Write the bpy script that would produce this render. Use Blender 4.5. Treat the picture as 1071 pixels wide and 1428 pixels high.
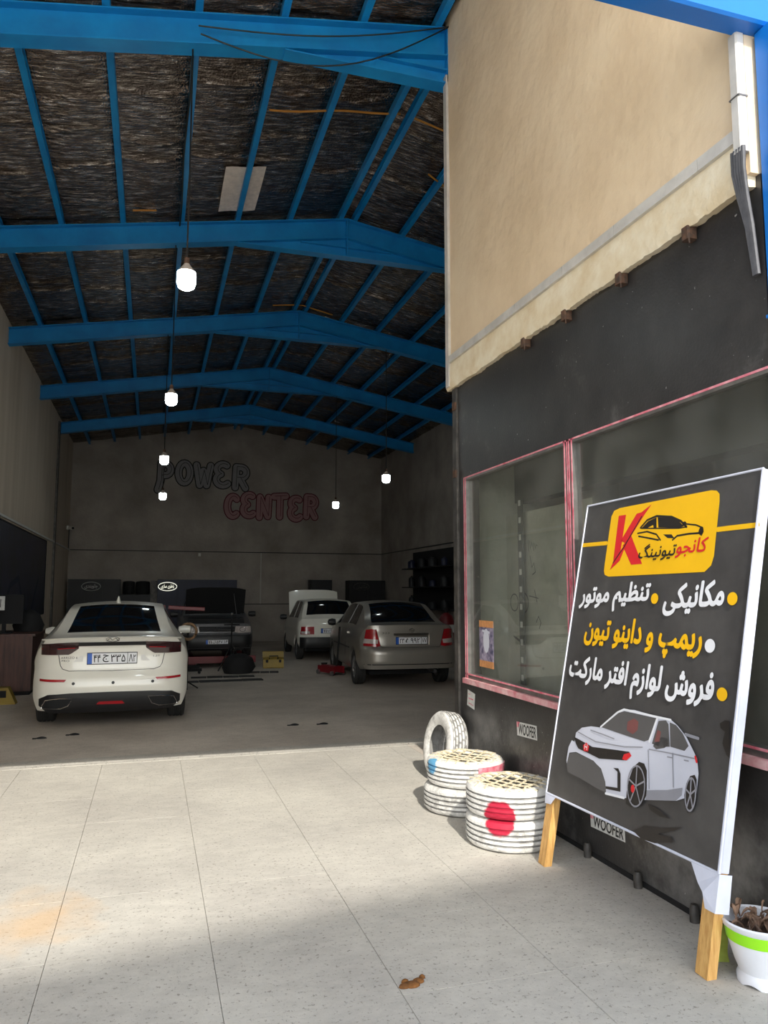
import bpy, bmesh, math, random
import numpy as np
from mathutils import Vector, Matrix, noise
random.seed(7)
SC = bpy.context.scene
COL = SC.collection
for o in list(bpy.data.objects):
    bpy.data.objects.remove(o)
R = math.radians

# ------------------------------------------------------------------ camera
FPX, EYE = 1060.0, 1.62
PITCH = math.atan(112 / FPX)
YAW = math.atan(323.5 / FPX * math.cos(PITCH))
cam = bpy.data.objects.new('camera', bpy.data.cameras.new('camera'))
COL.objects.link(cam)
cam.location = (0, 0, EYE)
cam.rotation_euler = (math.pi / 2 + PITCH, 0, -YAW)
cam.data.sensor_fit = 'VERTICAL'
cam.data.sensor_height = 36.0
cam.data.lens = 36.0 * FPX / 1428.0
cam.data.clip_start = 0.05
cam.data.clip_end = 300
SC.camera = cam

# ------------------------------------------------------------------ sky, sun, exposure
SUN_KX, SUN_KY = 0.10, 1.247          # horizontal travel of a ray per metre of fall
world = bpy.data.worlds.new('sky')
SC.world = world
world.use_nodes = True
wn = world.node_tree
wn.nodes.clear()
w_out = wn.nodes.new('ShaderNodeOutputWorld')
w_bg = wn.nodes.new('ShaderNodeBackground')
w_sky = wn.nodes.new('ShaderNodeTexSky')
w_sky.sky_type = 'HOSEK_WILKIE'
_sd = Vector((-SUN_KX, -SUN_KY, 1)).normalized()
w_sky.sun_direction = _sd
w_sky.turbidity = 5.0
w_sky.ground_albedo = 0.4
w_hsv = wn.nodes.new('ShaderNodeHueSaturation')
w_hsv.inputs['Saturation'].default_value = 0.45
wn.links.new(w_sky.outputs[0], w_hsv.inputs['Color'])
wn.links.new(w_hsv.outputs[0], w_bg.inputs['Color'])
w_bg.inputs['Strength'].default_value = 10.0
wn.links.new(w_bg.outputs[0], w_out.inputs[0])
sun = bpy.data.objects.new('sun', bpy.data.lights.new('sun', 'SUN'))
COL.objects.link(sun)
sun.data.energy = 3.8
sun.data.angle = R(1.3)
sun.data.color = (1.0, 0.95, 0.86)
sun.location = (0, -20, 30)
sun.rotation_euler = (-_sd).to_track_quat('-Z', 'Y').to_euler()
SC.view_settings.view_transform = 'Standard'
SC.view_settings.look = 'None'
SC.view_settings.gamma = 1.0
SC.view_settings.use_curve_mapping = False
SC.view_settings.exposure = 0.26


# ------------------------------------------------------------------ helpers
def tag(o, label, cat, group=None):
    o['label'] = label
    o['category'] = cat
    if group:
        o['group'] = group
    return o


def struct(o, label=None):
    o['kind'] = 'structure'
    if label:
        o['label'] = label
    return o


def empty(name, loc=(0, 0, 0), rz=0.0, parent=None):
    o = bpy.data.objects.new(name, None)
    o.empty_display_size = 0.1
    COL.objects.link(o)
    o.location = loc
    o.rotation_euler = (0, 0, rz)
    if parent:
        o.parent = parent
    return o


def hexc(r, g, b):
    f = lambda c: (c / 255 / 12.92) if c / 255 <= 0.04045 else ((c / 255 + 0.055) / 1.055) ** 2.4
    return (f(r), f(g), f(b), 1)


class MB:
    def __init__(s):
        s.v = []
        s.f = []

    def add(s, vs, fs):
        n = len(s.v)
        s.v += [tuple(v) for v in vs]
        s.f += [tuple(i + n for i in f) for f in fs]
        return s

    def box(s, x0, x1, y0, y1, z0, z1, c=0.0, M=None):
        """box; c > 0 chamfers the edges that run along the longest side"""
        if c <= 0:
            vs = [(x, y, z) for x in (x0, x1) for y in (y0, y1) for z in (z0, z1)]
            fs = [(0, 1, 3, 2), (4, 6, 7, 5), (0, 4, 5, 1), (2, 3, 7, 6), (0, 2, 6, 4), (1, 5, 7, 3)]
        else:
            d = [x1 - x0, y1 - y0, z1 - z0]
            a = d.index(max(d))
            lo = [x0, y0, z0]
            hi = [x1, y1, z1]
            b, e = [(1, 2), (2, 0), (0, 1)][a]
            ring = [(lo[b] + c, lo[e]), (hi[b] - c, lo[e]), (hi[b], lo[e] + c), (hi[b], hi[e] - c),
                    (hi[b] - c, hi[e]), (lo[b] + c, hi[e]), (lo[b], hi[e] - c), (lo[b], lo[e] + c)]
            vs = []
            for t in (lo[a], hi[a]):
                for p, q in ring:
                    w = [0, 0, 0]
                    w[a] = t
                    w[b] = p
                    w[e] = q
                    vs.append(tuple(w))
            fs = [(i, (i + 1) % 8, (i + 1) % 8 + 8, i + 8) for i in range(8)] + [tuple(range(7, -1, -1)), tuple(range(8, 16))]
        if M is not None:
            vs = [tuple(M @ Vector(v)) for v in vs]
        return s.add(vs, fs)

    def prism(s, poly, fn, d0, d1):
        """poly: 2-D outline; fn(u, v, d) -> xyz; extruded from d0 to d1"""
        n = len(poly)
        vs = [fn(u, v, d0) for u, v in poly] + [fn(u, v, d1) for u, v in poly]
        fs = [tuple(range(n - 1, -1, -1)), tuple(range(n, 2 * n))]
        fs += [(i, (i + 1) % n, (i + 1) % n + n, i + n) for i in range(n)]
        return s.add(vs, fs)

    def tube(s, pts, r, n=8, cap=True, radii=None):
        pts = [Vector(p) for p in pts]
        m = len(pts)
        rings = []
        for i, p in enumerate(pts):
            t = (pts[min(i + 1, m - 1)] - pts[max(i - 1, 0)]).normalized()
            a = Vector((0, 0, 1)) if abs(t.z) < 0.9 else Vector((1, 0, 0))
            e1 = t.cross(a).normalized()
            e2 = t.cross(e1).normalized()
            rr = radii[i] if radii else r
            rings.append([p + (e1 * math.cos(2 * math.pi * k / n) + e2 * math.sin(2 * math.pi * k / n)) * rr for k in range(n)])
        vs = [v for rg in rings for v in rg]
        fs = []
        for i in range(m - 1):
            for k in range(n):
                fs.append((i * n + k, i * n + (k + 1) % n, (i + 1) * n + (k + 1) % n, (i + 1) * n + k))
        if cap:
            fs.append(tuple(range(n - 1, -1, -1)))
            fs.append(tuple(range((m - 1) * n, m * n)))
        return s.add(vs, fs)

    def lathe(s, prof, n=32, M=None, closed=False):
        """prof: (radius, height) pairs round the z axis"""
        vs = []
        for r, z in prof:
            for k in range(n):
                a = 2 * math.pi * k / n
                vs.append((r * math.cos(a), r * math.sin(a), z))
        m = len(prof)
        fs = []
        for i in range(m if closed else m - 1):
            j = (i + 1) % m
            for k in range(n):
                fs.append((i * n + k, i * n + (k + 1) % n, j * n + (k + 1) % n, j * n + k))
        if not closed:
            if prof[0][0] > 1e-6:
                fs.append(tuple(range(n - 1, -1, -1)))
            if prof[-1][0] > 1e-6:
                fs.append(tuple(range((m - 1) * n, m * n)))
        if M is not None:
            vs = [tuple(M @ Vector(v)) for v in vs]
        return s.add(vs, fs)

    def grid(s, fn, nu, nv):
        vs = [fn(i / nu, j / nv) for i in range(nu + 1) for j in range(nv + 1)]
        fs = [(i * (nv + 1) + j, (i + 1) * (nv + 1) + j, (i + 1) * (nv + 1) + j + 1, i * (nv + 1) + j + 1)
              for i in range(nu) for j in range(nv)]
        return s.add(vs, fs)

    def slab(s, fn, nu, nv, nrm, th):
        """a grid sheet with a back side th behind it along -nrm"""
        nrm = Vector(nrm)
        n0 = len(s.v)
        s.grid(fn, nu, nv)
        back = [tuple(Vector(fn(i / nu, j / nv)) - nrm * th) for i in range(nu + 1) for j in range(nv + 1)]
        fs = [(i * (nv + 1) + j + 1, (i + 1) * (nv + 1) + j + 1, (i + 1) * (nv + 1) + j, i * (nv + 1) + j)
              for i in range(nu) for j in range(nv)]
        N = len(back)
        s.add(back, fs)
        rim = [i * (nv + 1) for i in range(nu + 1)] + [nu * (nv + 1) + j for j in range(1, nv + 1)] + \
              [i * (nv + 1) + nv for i in range(nu - 1, -1, -1)] + [j for j in range(nv - 1, 0, -1)]
        for a, b in zip(rim, rim[1:] + rim[:1]):
            s.f.append((n0 + a, n0 + b, n0 + N + b, n0 + N + a))
        return s

    def build(s, name, mat, parent=None, smooth=False, weld=False, angle=None):
        me = bpy.data.meshes.new(name)
        me.from_pydata(s.v, [], s.f)
        bm = bmesh.new()
        bm.from_mesh(me)
        if weld:
            bmesh.ops.remove_doubles(bm, verts=bm.verts, dist=1e-5)
        bmesh.ops.recalc_face_normals(bm, faces=bm.faces)
        if smooth:
            lim = R(angle or 40)
            for f in bm.faces:
                f.smooth = True
            for e in bm.edges:
                if len(e.link_faces) == 2 and e.calc_face_angle(0) > lim:
                    e.smooth = False
        bm.to_mesh(me)
        bm.free()
        me.materials.append(mat)
        return link(name, me, parent)


def link(name, me, parent=None, loc=None, rot=None):
    o = bpy.data.objects.new(name, me)
    COL.objects.link(o)
    if parent:
        o.parent = parent
    if loc:
        o.location = loc
    if rot:
        o.rotation_euler = rot
    return o


def copy_tree(o, parent=None):
    c = o.copy()
    COL.objects.link(c)
    c.parent = parent
    for ch in list(o.children):
        copy_tree(ch, c)
    return c


# ------------------------------------------------------------------ materials
def new_mat(name):
    m = bpy.data.materials.new(name)
    m.use_nodes = True
    nt = m.node_tree
    b = nt.nodes['Principled BSDF']
    return m, nt, b


def N(nt, kind, **kw):
    n = nt.nodes.new(kind)
    for k, v in kw.items():
        if k in n.inputs.keys():
            n.inputs[k].default_value = v
        else:
            setattr(n, k, v)
    return n


def ramp(nt, fac, stops, interp='LINEAR'):
    r = nt.nodes.new('ShaderNodeValToRGB')
    r.color_ramp.interpolation = interp
    e = r.color_ramp.elements
    while len(e) < len(stops):
        e.new(0.5)
    for x, (p, c) in zip(e, stops):
        x.position = p
        x.color = c
    nt.links.new(fac, r.inputs[0])
    return r


def mixc(nt, fac, a, b, mode='MIX'):
    m = nt.nodes.new('ShaderNodeMix')
    m.data_type = 'RGBA'
    m.blend_type = mode
    for sock, v in ((m.inputs[0], fac), (m.inputs[6], a), (m.inputs[7], b)):
        if hasattr(v, 'is_linked'):
            nt.links.new(v, sock)
        else:
            sock.default_value = v
    return m.outputs[2]


def pm(name, col, rough=0.6, metal=0.0, var=0.15, scale=4.0, bump=0.0, bscale=40.0, col2=None, coat=0.0, spec=0.5,
       stretch=None, bdist=0.02, emit=0.0):
    """plain procedural material: two-tone noise colour, noise bump"""
    m, nt, b = new_mat(name)
    tc = N(nt, 'ShaderNodeTexCoord')
    mp = N(nt, 'ShaderNodeMapping')
    nt.links.new(tc.outputs['Object'], mp.inputs[0])
    if stretch:
        mp.inputs['Scale'].default_value = stretch
    no = N(nt, 'ShaderNodeTexNoise', Scale=scale, Detail=5.0, Roughness=0.6)
    nt.links.new(mp.outputs[0], no.inputs['Vector'])
    c1 = tuple(col[:3]) + (1,)
    c2 = tuple(col2[:3]) + (1,) if col2 else tuple(c * (1 - var) for c in col[:3]) + (1,)
    rp = ramp(nt, no.outputs[0], [(0.35, c2), (0.65, c1)])
    nt.links.new(rp.outputs[0], b.inputs['Base Color'])
    b.inputs['Roughness'].default_value = rough
    b.inputs['Metallic'].default_value = metal
    b.inputs['Coat Weight'].default_value = coat
    b.inputs['Coat Roughness'].default_value = 0.08
    b.inputs['Specular IOR Level'].default_value = spec
    if bump:
        n2 = N(nt, 'ShaderNodeTexNoise', Scale=bscale, Detail=4.0)
        nt.links.new(mp.outputs[0], n2.inputs['Vector'])
        bp = N(nt, 'ShaderNodeBump', Strength=bump, Distance=bdist)
        nt.links.new(n2.outputs[0], bp.inputs['Height'])
        nt.links.new(bp.outputs[0], b.inputs['Normal'])
    if emit:
        b.inputs['Emission Color'].default_value = c1
        b.inputs['Emission Strength'].default_value = emit
    return m


def concrete(name, c_hi, c_lo, c_speck):
    m, nt, b = new_mat(name)
    g = N(nt, 'ShaderNodeNewGeometry')
    n1 = N(nt, 'ShaderNodeTexNoise', Scale=0.9, Detail=6.0, Roughness=0.6)
    n2 = N(nt, 'ShaderNodeTexNoise', Scale=48.0, Detail=3.0, Roughness=0.7)
    n3 = N(nt, 'ShaderNodeTexNoise', Scale=9.0, Detail=6.0, Roughness=0.75)
    mp = N(nt, 'ShaderNodeMapping')
    mp.inputs['Scale'].default_value = (0.9, 1.5, 1)
    mp.inputs['Rotation'].default_value = (0, 0, R(20))
    nt.links.new(g.outputs['Position'], mp.inputs[0])
    for n in (n1, n2):
        nt.links.new(g.outputs['Position'], n.inputs['Vector'])
    nt.links.new(mp.outputs[0], n3.inputs['Vector'])
    r1 = ramp(nt, n1.outputs[0], [(0.35, c_lo), (0.62, c_hi)])
    r3 = ramp(nt, n3.outputs[0], [(0.36, (0.90, 0.90, 0.90, 1)), (0.6, (1.03, 1.03, 1.03, 1))])
    a = mixc(nt, 1.0, r1.outputs[0], r3.outputs[0], 'MULTIPLY')
    r2 = ramp(nt, n2.outputs[0], [(0.33, (1, 1, 1, 1)), (0.42, (0, 0, 0, 1))])
    k = N(nt, 'ShaderNodeMath', operation='MULTIPLY')
    nt.links.new(r2.outputs[0], k.inputs[0])
    k.inputs[1].default_value = 0.75
    a = mixc(nt, k.outputs[0], a, c_speck)
    # the yellow oil stain on the apron, left of the camera axis
    sx = N(nt, 'ShaderNodeVectorMath', operation='SUBTRACT')
    sx.inputs[1].default_value = (-0.50, 4.30, 0)
    nt.links.new(g.outputs['Position'], sx.inputs[0])
    sm = N(nt, 'ShaderNodeVectorMath', operation='MULTIPLY')
    sm.inputs[1].default_value = (1.5, 1.1, 0)
    nt.links.new(sx.outputs[0], sm.inputs[0])
    nz = N(nt, 'ShaderNodeTexNoise', Scale=3.5, Detail=5.0)
    nt.links.new(g.outputs['Position'], nz.inputs['Vector'])
    ln = N(nt, 'ShaderNodeVectorMath', operation='LENGTH')
    nt.links.new(sm.outputs[0], ln.inputs[0])
    ad = N(nt, 'ShaderNodeMath', operation='ADD')
    nt.links.new(ln.outputs['Value'], ad.inputs[0])
    nt.links.new(nz.outputs[0], ad.inputs[1])
    rs = ramp(nt, ad.outputs[0], [(0.55, (0.5, 0.5, 0.5, 1)), (0.98, (0, 0, 0, 1))])
    a = mixc(nt, rs.outputs[0], a, hexc(212, 170, 116))
    nt.links.new(a, b.inputs['Base Color'])
    b.inputs['Roughness'].default_value = 0.75
    b.inputs['Specular IOR Level'].default_value = 0.3
    bp = N(nt, 'ShaderNodeBump', Strength=0.35, Distance=0.006)
    nt.links.new(n2.outputs[0], bp.inputs['Height'])
    nt.links.new(bp.outputs[0], b.inputs['Normal'])
    return m


def plaster(name, c1, c2, c3, bump=0.35, scale=1.2, streak=False, bscale=14.0):
    m, nt, b = new_mat(name)
    g = N(nt, 'ShaderNodeNewGeometry')
    mp = N(nt, 'ShaderNodeMapping')
    mp.inputs['Scale'].default_value = (3, 3, 0.35) if streak else (1, 1, 1)
    nt.links.new(g.outputs['Position'], mp.inputs[0])
    n1 = N(nt, 'ShaderNodeTexNoise', Scale=scale, Detail=6.0, Roughness=0.62)
    nt.links.new(mp.outputs[0], n1.inputs['Vector'])
    r1 = ramp(nt, n1.outputs[0], [(0.3, c3), (0.5, c2), (0.68, c1)])
    nt.links.new(r1.outputs[0], b.inputs['Base Color'])
    n2 = N(nt, 'ShaderNodeTexNoise', Scale=bscale, Detail=3.0, Roughness=0.5)
    nt.links.new(g.outputs['Position'], n2.inputs['Vector'])
    bp = N(nt, 'ShaderNodeBump', Strength=bump, Distance=0.03)
    nt.links.new(n2.outputs[0], bp.inputs['Height'])
    nt.links.new(bp.outputs[0], b.inputs['Normal'])
    b.inputs['Roughness'].default_value = 0.85
    b.inputs['Specular IOR Level'].default_value = 0.25
    return m


def foil():
    m, nt, b = new_mat('foil_insulation')
    g = N(nt, 'ShaderNodeNewGeometry')
    mp = N(nt, 'ShaderNodeMapping')
    mp.inputs['Scale'].default_value = (0.8, 4.0, 1.0)
    nt.links.new(g.outputs['Position'], mp.inputs[0])
    n1 = N(nt, 'ShaderNodeTexNoise', Scale=13.0, Detail=4.0, Roughness=0.6)
    nt.links.new(mp.outputs[0], n1.inputs['Vector'])
    n2 = N(nt, 'ShaderNodeTexVoronoi', Scale=42.0)
    nt.links.new(g.outputs['Position'], n2.inputs['Vector'])
    h = N(nt, 'ShaderNodeMath', operation='MULTIPLY_ADD')
    nt.links.new(n2.outputs['Distance'], h.inputs[0])
    h.inputs[1].default_value = 0.22
    nt.links.new(n1.outputs[0], h.inputs[2])
    bp = N(nt, 'ShaderNodeBump', Strength=0.75, Distance=0.03)
    nt.links.new(h.outputs[0], bp.inputs['Height'])
    nt.links.new(bp.outputs[0], b.inputs['Normal'])
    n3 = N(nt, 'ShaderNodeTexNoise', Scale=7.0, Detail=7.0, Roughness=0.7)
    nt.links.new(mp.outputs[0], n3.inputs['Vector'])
    r = ramp(nt, n3.outputs[0], [(0.46, (0.15, 0.12, 0.10, 1)), (0.56, (0.34, 0.29, 0.25, 1)), (0.68, (0.88, 0.82, 0.76, 1))])  # pale streaks in the base colour stand in for glints on the foil
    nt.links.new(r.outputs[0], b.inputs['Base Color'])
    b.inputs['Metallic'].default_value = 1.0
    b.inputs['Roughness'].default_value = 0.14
    return m


def glass(name, tint=(1, 1, 1, 1), refl=0.0, rough=0.0, dust=0.07):
    """thin pane: clear transmission mixed with a Fresnel reflection"""
    m, nt, b = new_mat(name)
    nt.nodes.remove(b)
    out = nt.nodes['Material Output']
    tr = N(nt, 'ShaderNodeBsdfTransparent')
    tr.inputs[0].default_value = tint
    gl = N(nt, 'ShaderNodeBsdfGlossy')
    gl.inputs['Roughness'].default_value = rough
    fr = N(nt, 'ShaderNodeLayerWeight')
    pw = N(nt, 'ShaderNodeMath', operation='POWER')
    pw.inputs[1].default_value = 5.0
    nt.links.new(fr.outputs['Facing'], pw.inputs[0])
    ad = N(nt, 'ShaderNodeMath', operation='MULTIPLY_ADD')
    ad.inputs[1].default_value = 0.9 - refl
    ad.inputs[2].default_value = refl
    nt.links.new(pw.outputs[0], ad.inputs[0])
    mx = N(nt, 'ShaderNodeMixShader')
    nt.links.new(ad.outputs[0], mx.inputs[0])
    nt.links.new(tr.outputs[0], mx.inputs[1])
    nt.links.new(gl.outputs[0], mx.inputs[2])
    # a thin film of dust scatters a little light
    df = N(nt, 'ShaderNodeBsdfDiffuse')
    df.inputs[0].default_value = (0.55, 0.54, 0.50, 1)
    tc = N(nt, 'ShaderNodeTexCoord')
    nz = N(nt, 'ShaderNodeTexNoise', Scale=3.0, Detail=5.0)
    nt.links.new(tc.outputs['Object'], nz.inputs['Vector'])
    rd = ramp(nt, nz.outputs[0], [(0.3, (dust * 0.5,) * 3 + (1,)), (0.7, (dust * 1.5,) * 3 + (1,))])
    m2 = N(nt, 'ShaderNodeMixShader')
    nt.links.new(rd.outputs[0], m2.inputs[0])
    nt.links.new(mx.outputs[0], m2.inputs[1])
    nt.links.new(df.outputs[0], m2.inputs[2])
    nt.links.new(m2.outputs[0], out.inputs[0])
    return m


def painted_tyre(name, spot=None, spotcol=None, spotr=0.0, worn=0.5, stretch=1.0):
    """rubber under worn white paint; an optional round blob of coloured paint at a local point"""
    m, nt, b = new_mat(name)
    tc = N(nt, 'ShaderNodeTexCoord')
    n1 = N(nt, 'ShaderNodeTexNoise', Scale=9.0, Detail=7.0, Roughness=0.75)
    nt.links.new(tc.outputs['Object'], n1.inputs['Vector'])
    r1 = ramp(nt, n1.outputs[0], [(worn - 0.16, hexc(128, 125, 120)), (worn, hexc(196, 194, 189)), (worn + 0.1, hexc(222, 220, 215))])
    # bare rubber at the bottom of the tread grooves, where the brush did not reach
    cyl = N(nt, 'ShaderNodeVectorMath', operation='MULTIPLY')
    cyl.inputs[1].default_value = (1, 1, 0)
    nt.links.new(tc.outputs['Object'], cyl.inputs[0])
    rl_ = N(nt, 'ShaderNodeVectorMath', operation='LENGTH')
    nt.links.new(cyl.outputs[0], rl_.inputs[0])
    gz = N(nt, 'ShaderNodeSeparateXYZ')
    nt.links.new(tc.outputs['Object'], gz.inputs[0])
    az = N(nt, 'ShaderNodeMath', operation='ABSOLUTE')
    nt.links.new(gz.outputs[2], az.inputs[0])
    lt = N(nt, 'ShaderNodeMath', operation='LESS_THAN')
    nt.links.new(az.outputs[0], lt.inputs[0])
    lt.inputs[1].default_value = 0.066
    gr = N(nt, 'ShaderNodeMath', operation='LESS_THAN')
    nt.links.new(rl_.outputs['Value'], gr.inputs[0])
    gr.inputs[1].default_value = 0.292 - 0.0045
    gg = N(nt, 'ShaderNodeMath', operation='MULTIPLY')
    nt.links.new(lt.outputs[0], gg.inputs[0])
    nt.links.new(gr.outputs[0], gg.inputs[1])
    g9 = N(nt, 'ShaderNodeMath', operation='MULTIPLY')
    nt.links.new(gg.outputs[0], g9.inputs[0])
    g9.inputs[1].default_value = 0.62
    col = mixc(nt, g9.outputs[0], r1.outputs[0], hexc(70, 67, 64))
    if spot:
        d = N(nt, 'ShaderNodeVectorMath', operation='DISTANCE')
        d.inputs[1].default_value = spot
        nt.links.new(tc.outputs['Object'], d.inputs[0])
        n2 = N(nt, 'ShaderNodeTexNoise', Scale=30.0, Detail=4.0)
        nt.links.new(tc.outputs['Object'], n2.inputs['Vector'])
        k = N(nt, 'ShaderNodeMath', operation='MULTIPLY_ADD')
        nt.links.new(n2.outputs[0], k.inputs[0])
        k.inputs[1].default_value = 0.03
        nt.links.new(d.outputs['Value'], k.inputs[2])
        rs = ramp(nt, k.outputs[0], [(spotr, (1, 1, 1, 1)), (spotr + 0.012, (0, 0, 0, 1))])
        col = mixc(nt, rs.outputs[0], col, spotcol)
    nt.links.new(col, b.inputs['Base Color'])
    b.inputs['Roughness'].default_value = 0.7
    return m


def banner_black():
    m, nt, b = new_mat('banner_vinyl')
    tc = N(nt, 'ShaderNodeTexCoord')
    n1 = N(nt, 'ShaderNodeTexNoise', Scale=2.2, Detail=6.0, Roughness=0.65)
    nt.links.new(tc.outputs['Object'], n1.inputs['Vector'])
    r1 = ramp(nt, n1.outputs[0], [(0.35, hexc(58, 56, 56)), (0.7, hexc(82, 80, 79))])
    nt.links.new(r1.outputs[0], b.inputs['Base Color'])
    b.inputs['Roughness'].default_value = 0.42
    bp = N(nt, 'ShaderNodeBump', Strength=0.15, Distance=0.02)
    n2 = N(nt, 'ShaderNodeTexNoise', Scale=5.0, Detail=2.0)
    nt.links.new(tc.outputs['Object'], n2.inputs['Vector'])
    nt.links.new(n2.outputs[0], bp.inputs['Height'])
    nt.links.new(bp.outputs[0], b.inputs['Normal'])
    return m


def black_sheet():
    m, nt, b = new_mat('black_painted_sheet')
    g = N(nt, 'ShaderNodeNewGeometry')
    n1 = N(nt, 'ShaderNodeTexNoise', Scale=2.5, Detail=7.0, Roughness=0.7)
    nt.links.new(g.outputs['Position'], n1.inputs['Vector'])
    r1 = ramp(nt, n1.outputs[0], [(0.4, hexc(46, 44, 44)), (0.62, hexc(58, 56, 55)), (0.78, hexc(92, 90, 88))])
    n2 = N(nt, 'ShaderNodeTexNoise', Scale=38.0, Detail=2.0)
    nt.links.new(g.outputs['Position'], n2.inputs['Vector'])
    r2 = ramp(nt, n2.outputs[0], [(0.74, (0, 0, 0, 1)), (0.77, (1, 1, 1, 1))])
    a = mixc(nt, r2.outputs[0], r1.outputs[0], hexc(150, 148, 145))
    # chalky scuffs on the lower part of the wall
    sp = N(nt, 'ShaderNodeSeparateXYZ')
    nt.links.new(g.outputs['Position'], sp.inputs[0])
    mz = N(nt, 'ShaderNodeMapRange')
    mz.inputs['From Min'].default_value = 0.78
    mz.inputs['From Max'].default_value = 0.40
    nt.links.new(sp.outputs[2], mz.inputs['Value'])
    n4 = N(nt, 'ShaderNodeTexNoise', Scale=1.6, Detail=6.0, Roughness=0.7)
    nt.links.new(g.outputs['Position'], n4.inputs['Vector'])
    r4 = ramp(nt, n4.outputs[0], [(0.46, (0, 0, 0, 1)), (0.66, (0.55, 0.55, 0.55, 1))])
    k4 = N(nt, 'ShaderNodeMath', operation='MULTIPLY')
    nt.links.new(r4.outputs[0], k4.inputs[0])
    nt.links.new(mz.outputs[0], k4.inputs[1])
    a = mixc(nt, k4.outputs[0], a, hexc(150, 147, 143))
    nt.links.new(a, b.inputs['Base Color'])
    b.inputs['Roughness'].default_value = 0.38
    n3 = N(nt, 'ShaderNodeTexNoise', Scale=60.0, Detail=2.0)
    nt.links.new(g.outputs['Position'], n3.inputs['Vector'])
    bp = N(nt, 'ShaderNodeBump', Strength=0.12, Distance=0.01)
    nt.links.new(n3.outputs[0], bp.inputs['Height'])
    nt.links.new(bp.outputs[0], b.inputs['Normal'])
    return m


def polycarbonate():
    m, nt, b = new_mat('translucent_sheet')
    nt.nodes.remove(b)
    tr = N(nt, 'ShaderNodeBsdfTranslucent')
    tr.inputs[0].default_value = (0.95, 0.94, 0.92, 1)
    df = N(nt, 'ShaderNodeBsdfDiffuse')
    df.inputs[0].default_value = (0.75, 0.75, 0.74, 1)
    w = N(nt, 'ShaderNodeTexWave', Scale=6.0)
    mx = N(nt, 'ShaderNodeMixShader')
    r = ramp(nt, w.outputs[1], [(0, (0.10, 0.10, 0.10, 1)), (1, (0.16, 0.16, 0.16, 1))])
    nt.links.new(r.outputs[0], mx.inputs[0])
    nt.links.new(tr.outputs[0], mx.inputs[1])
    nt.links.new(df.outputs[0], mx.inputs[2])
    nt.links.new(mx.outputs[0], nt.nodes['Material Output'].inputs[0])
    return m


M = {}
M['poly'] = polycarbonate()
M['apron'] = concrete('apron_concrete', hexc(196, 191, 181), hexc(178, 173, 165), hexc(120, 114, 106))
M['floor'] = concrete('garage_concrete', hexc(206, 196, 184), hexc(182, 172, 161), hexc(130, 122, 114))
M['joint'] = pm('joint_grout', hexc(158, 151, 142), 0.9)
M['beige'] = plaster('beige_render', hexc(240, 219, 188), hexc(232, 209, 177), hexc(220, 196, 163), 0.4, 1.1, bscale=9)
M['cream'] = pm('cream_render', hexc(244, 232, 206), 0.8, var=0.25, scale=5, bump=0.3, bscale=30, col2=hexc(228, 208, 172))
M['wall_in'] = plaster('interior_plaster', hexc(176, 168, 160), hexc(160, 152, 144), hexc(140, 132, 124), 0.35, 0.9)
M['wall_left'] = plaster('streaked_plaster', hexc(216, 202, 184), hexc(208, 193, 174), hexc(196, 181, 162), 0.2, 0.8, streak=True)
M['black'] = black_sheet()
M['steel_post'] = pm('weathered_steel', hexc(92, 88, 84), 0.5, 0.3, col2=hexc(50, 47, 45), scale=8)
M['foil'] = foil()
M['blue'] = pm('blue_steel_paint', hexc(18, 142, 208), 0.42, 0, 0.12, 2.5, col2=hexc(14, 124, 192))
M['blue_post'] = pm('bright_blue_paint', hexc(10, 112, 200), 0.35, 0, 0.1, 3)
M['roof'] = pm('roof_sheet', hexc(150, 152, 155), 0.5, 0.4)
M['trim'] = pm('pale_trim', hexc(214, 210, 204), 0.5, var=0.2, scale=6)
M['alu'] = pm('dull_aluminium', hexc(150, 146, 142), 0.35, 0.7, var=0.3, scale=10)
M['pink'] = pm('pink_protective_film', hexc(212, 92, 112), 0.45, col2=hexc(232, 168, 176), scale=14)
M['pink_pale'] = pm('pale_pink_film', hexc(228, 190, 190), 0.45, col2=hexc(205, 120, 130), scale=10)
M['pane'] = glass('window_pane', (0.93, 0.95, 0.93, 1), 0.05)
M['shop'] = plaster('shop_wall', hexc(176, 174, 160), hexc(160, 158, 145), hexc(140, 138, 126), 0.3, 1.5)
M['shop_dark'] = pm('shop_dark_panel', hexc(78, 80, 76), 0.7)
M['ink'] = pm('black_ink', hexc(30, 30, 30), 0.6)
M['white'] = pm('white_print', hexc(235, 236, 240), 0.45, var=0.06)
M['offwhite'] = pm('off_white_plastic', hexc(222, 220, 214), 0.4, var=0.1)
M['yellow_print'] = pm('yellow_print', hexc(246, 190, 22), 0.42, var=0.06)
M['red_print'] = pm('red_print', hexc(220, 40, 46), 0.42, var=0.1)
M['dark_print'] = pm('dark_print', hexc(40, 36, 34), 0.42)
M['grey_print'] = pm('grey_print', hexc(92, 90, 90), 0.42, var=0.12)
M['mid_print'] = pm('mid_grey_print', hexc(150, 150, 158), 0.42, var=0.12)
M['lav_print'] = pm('pale_lavender_print', hexc(206, 208, 220), 0.42, var=0.06)
M['seat_print'] = pm('dull_red_print', hexc(128, 78, 76), 0.42)
M['banner'] = banner_black()
M['hem'] = pm('banner_hem', hexc(214, 217, 232), 0.5, var=0.1, scale=8)
M['wood'] = pm('pine_batten', hexc(222, 176, 106), 0.6, scale=5, col2=hexc(190, 140, 76), stretch=(14, 14, 1.2), bump=0.2, bscale=10)
M['bulb'] = pm('lit_bulb_diffuser', (0.9, 1.0, 1.0), 0.4, var=0.0, emit=35.0)
M['bulb_base'] = pm('bulb_collar', hexc(196, 184, 174), 0.5)
M['cable'] = pm('black_cable', hexc(24, 24, 25), 0.5)
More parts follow.
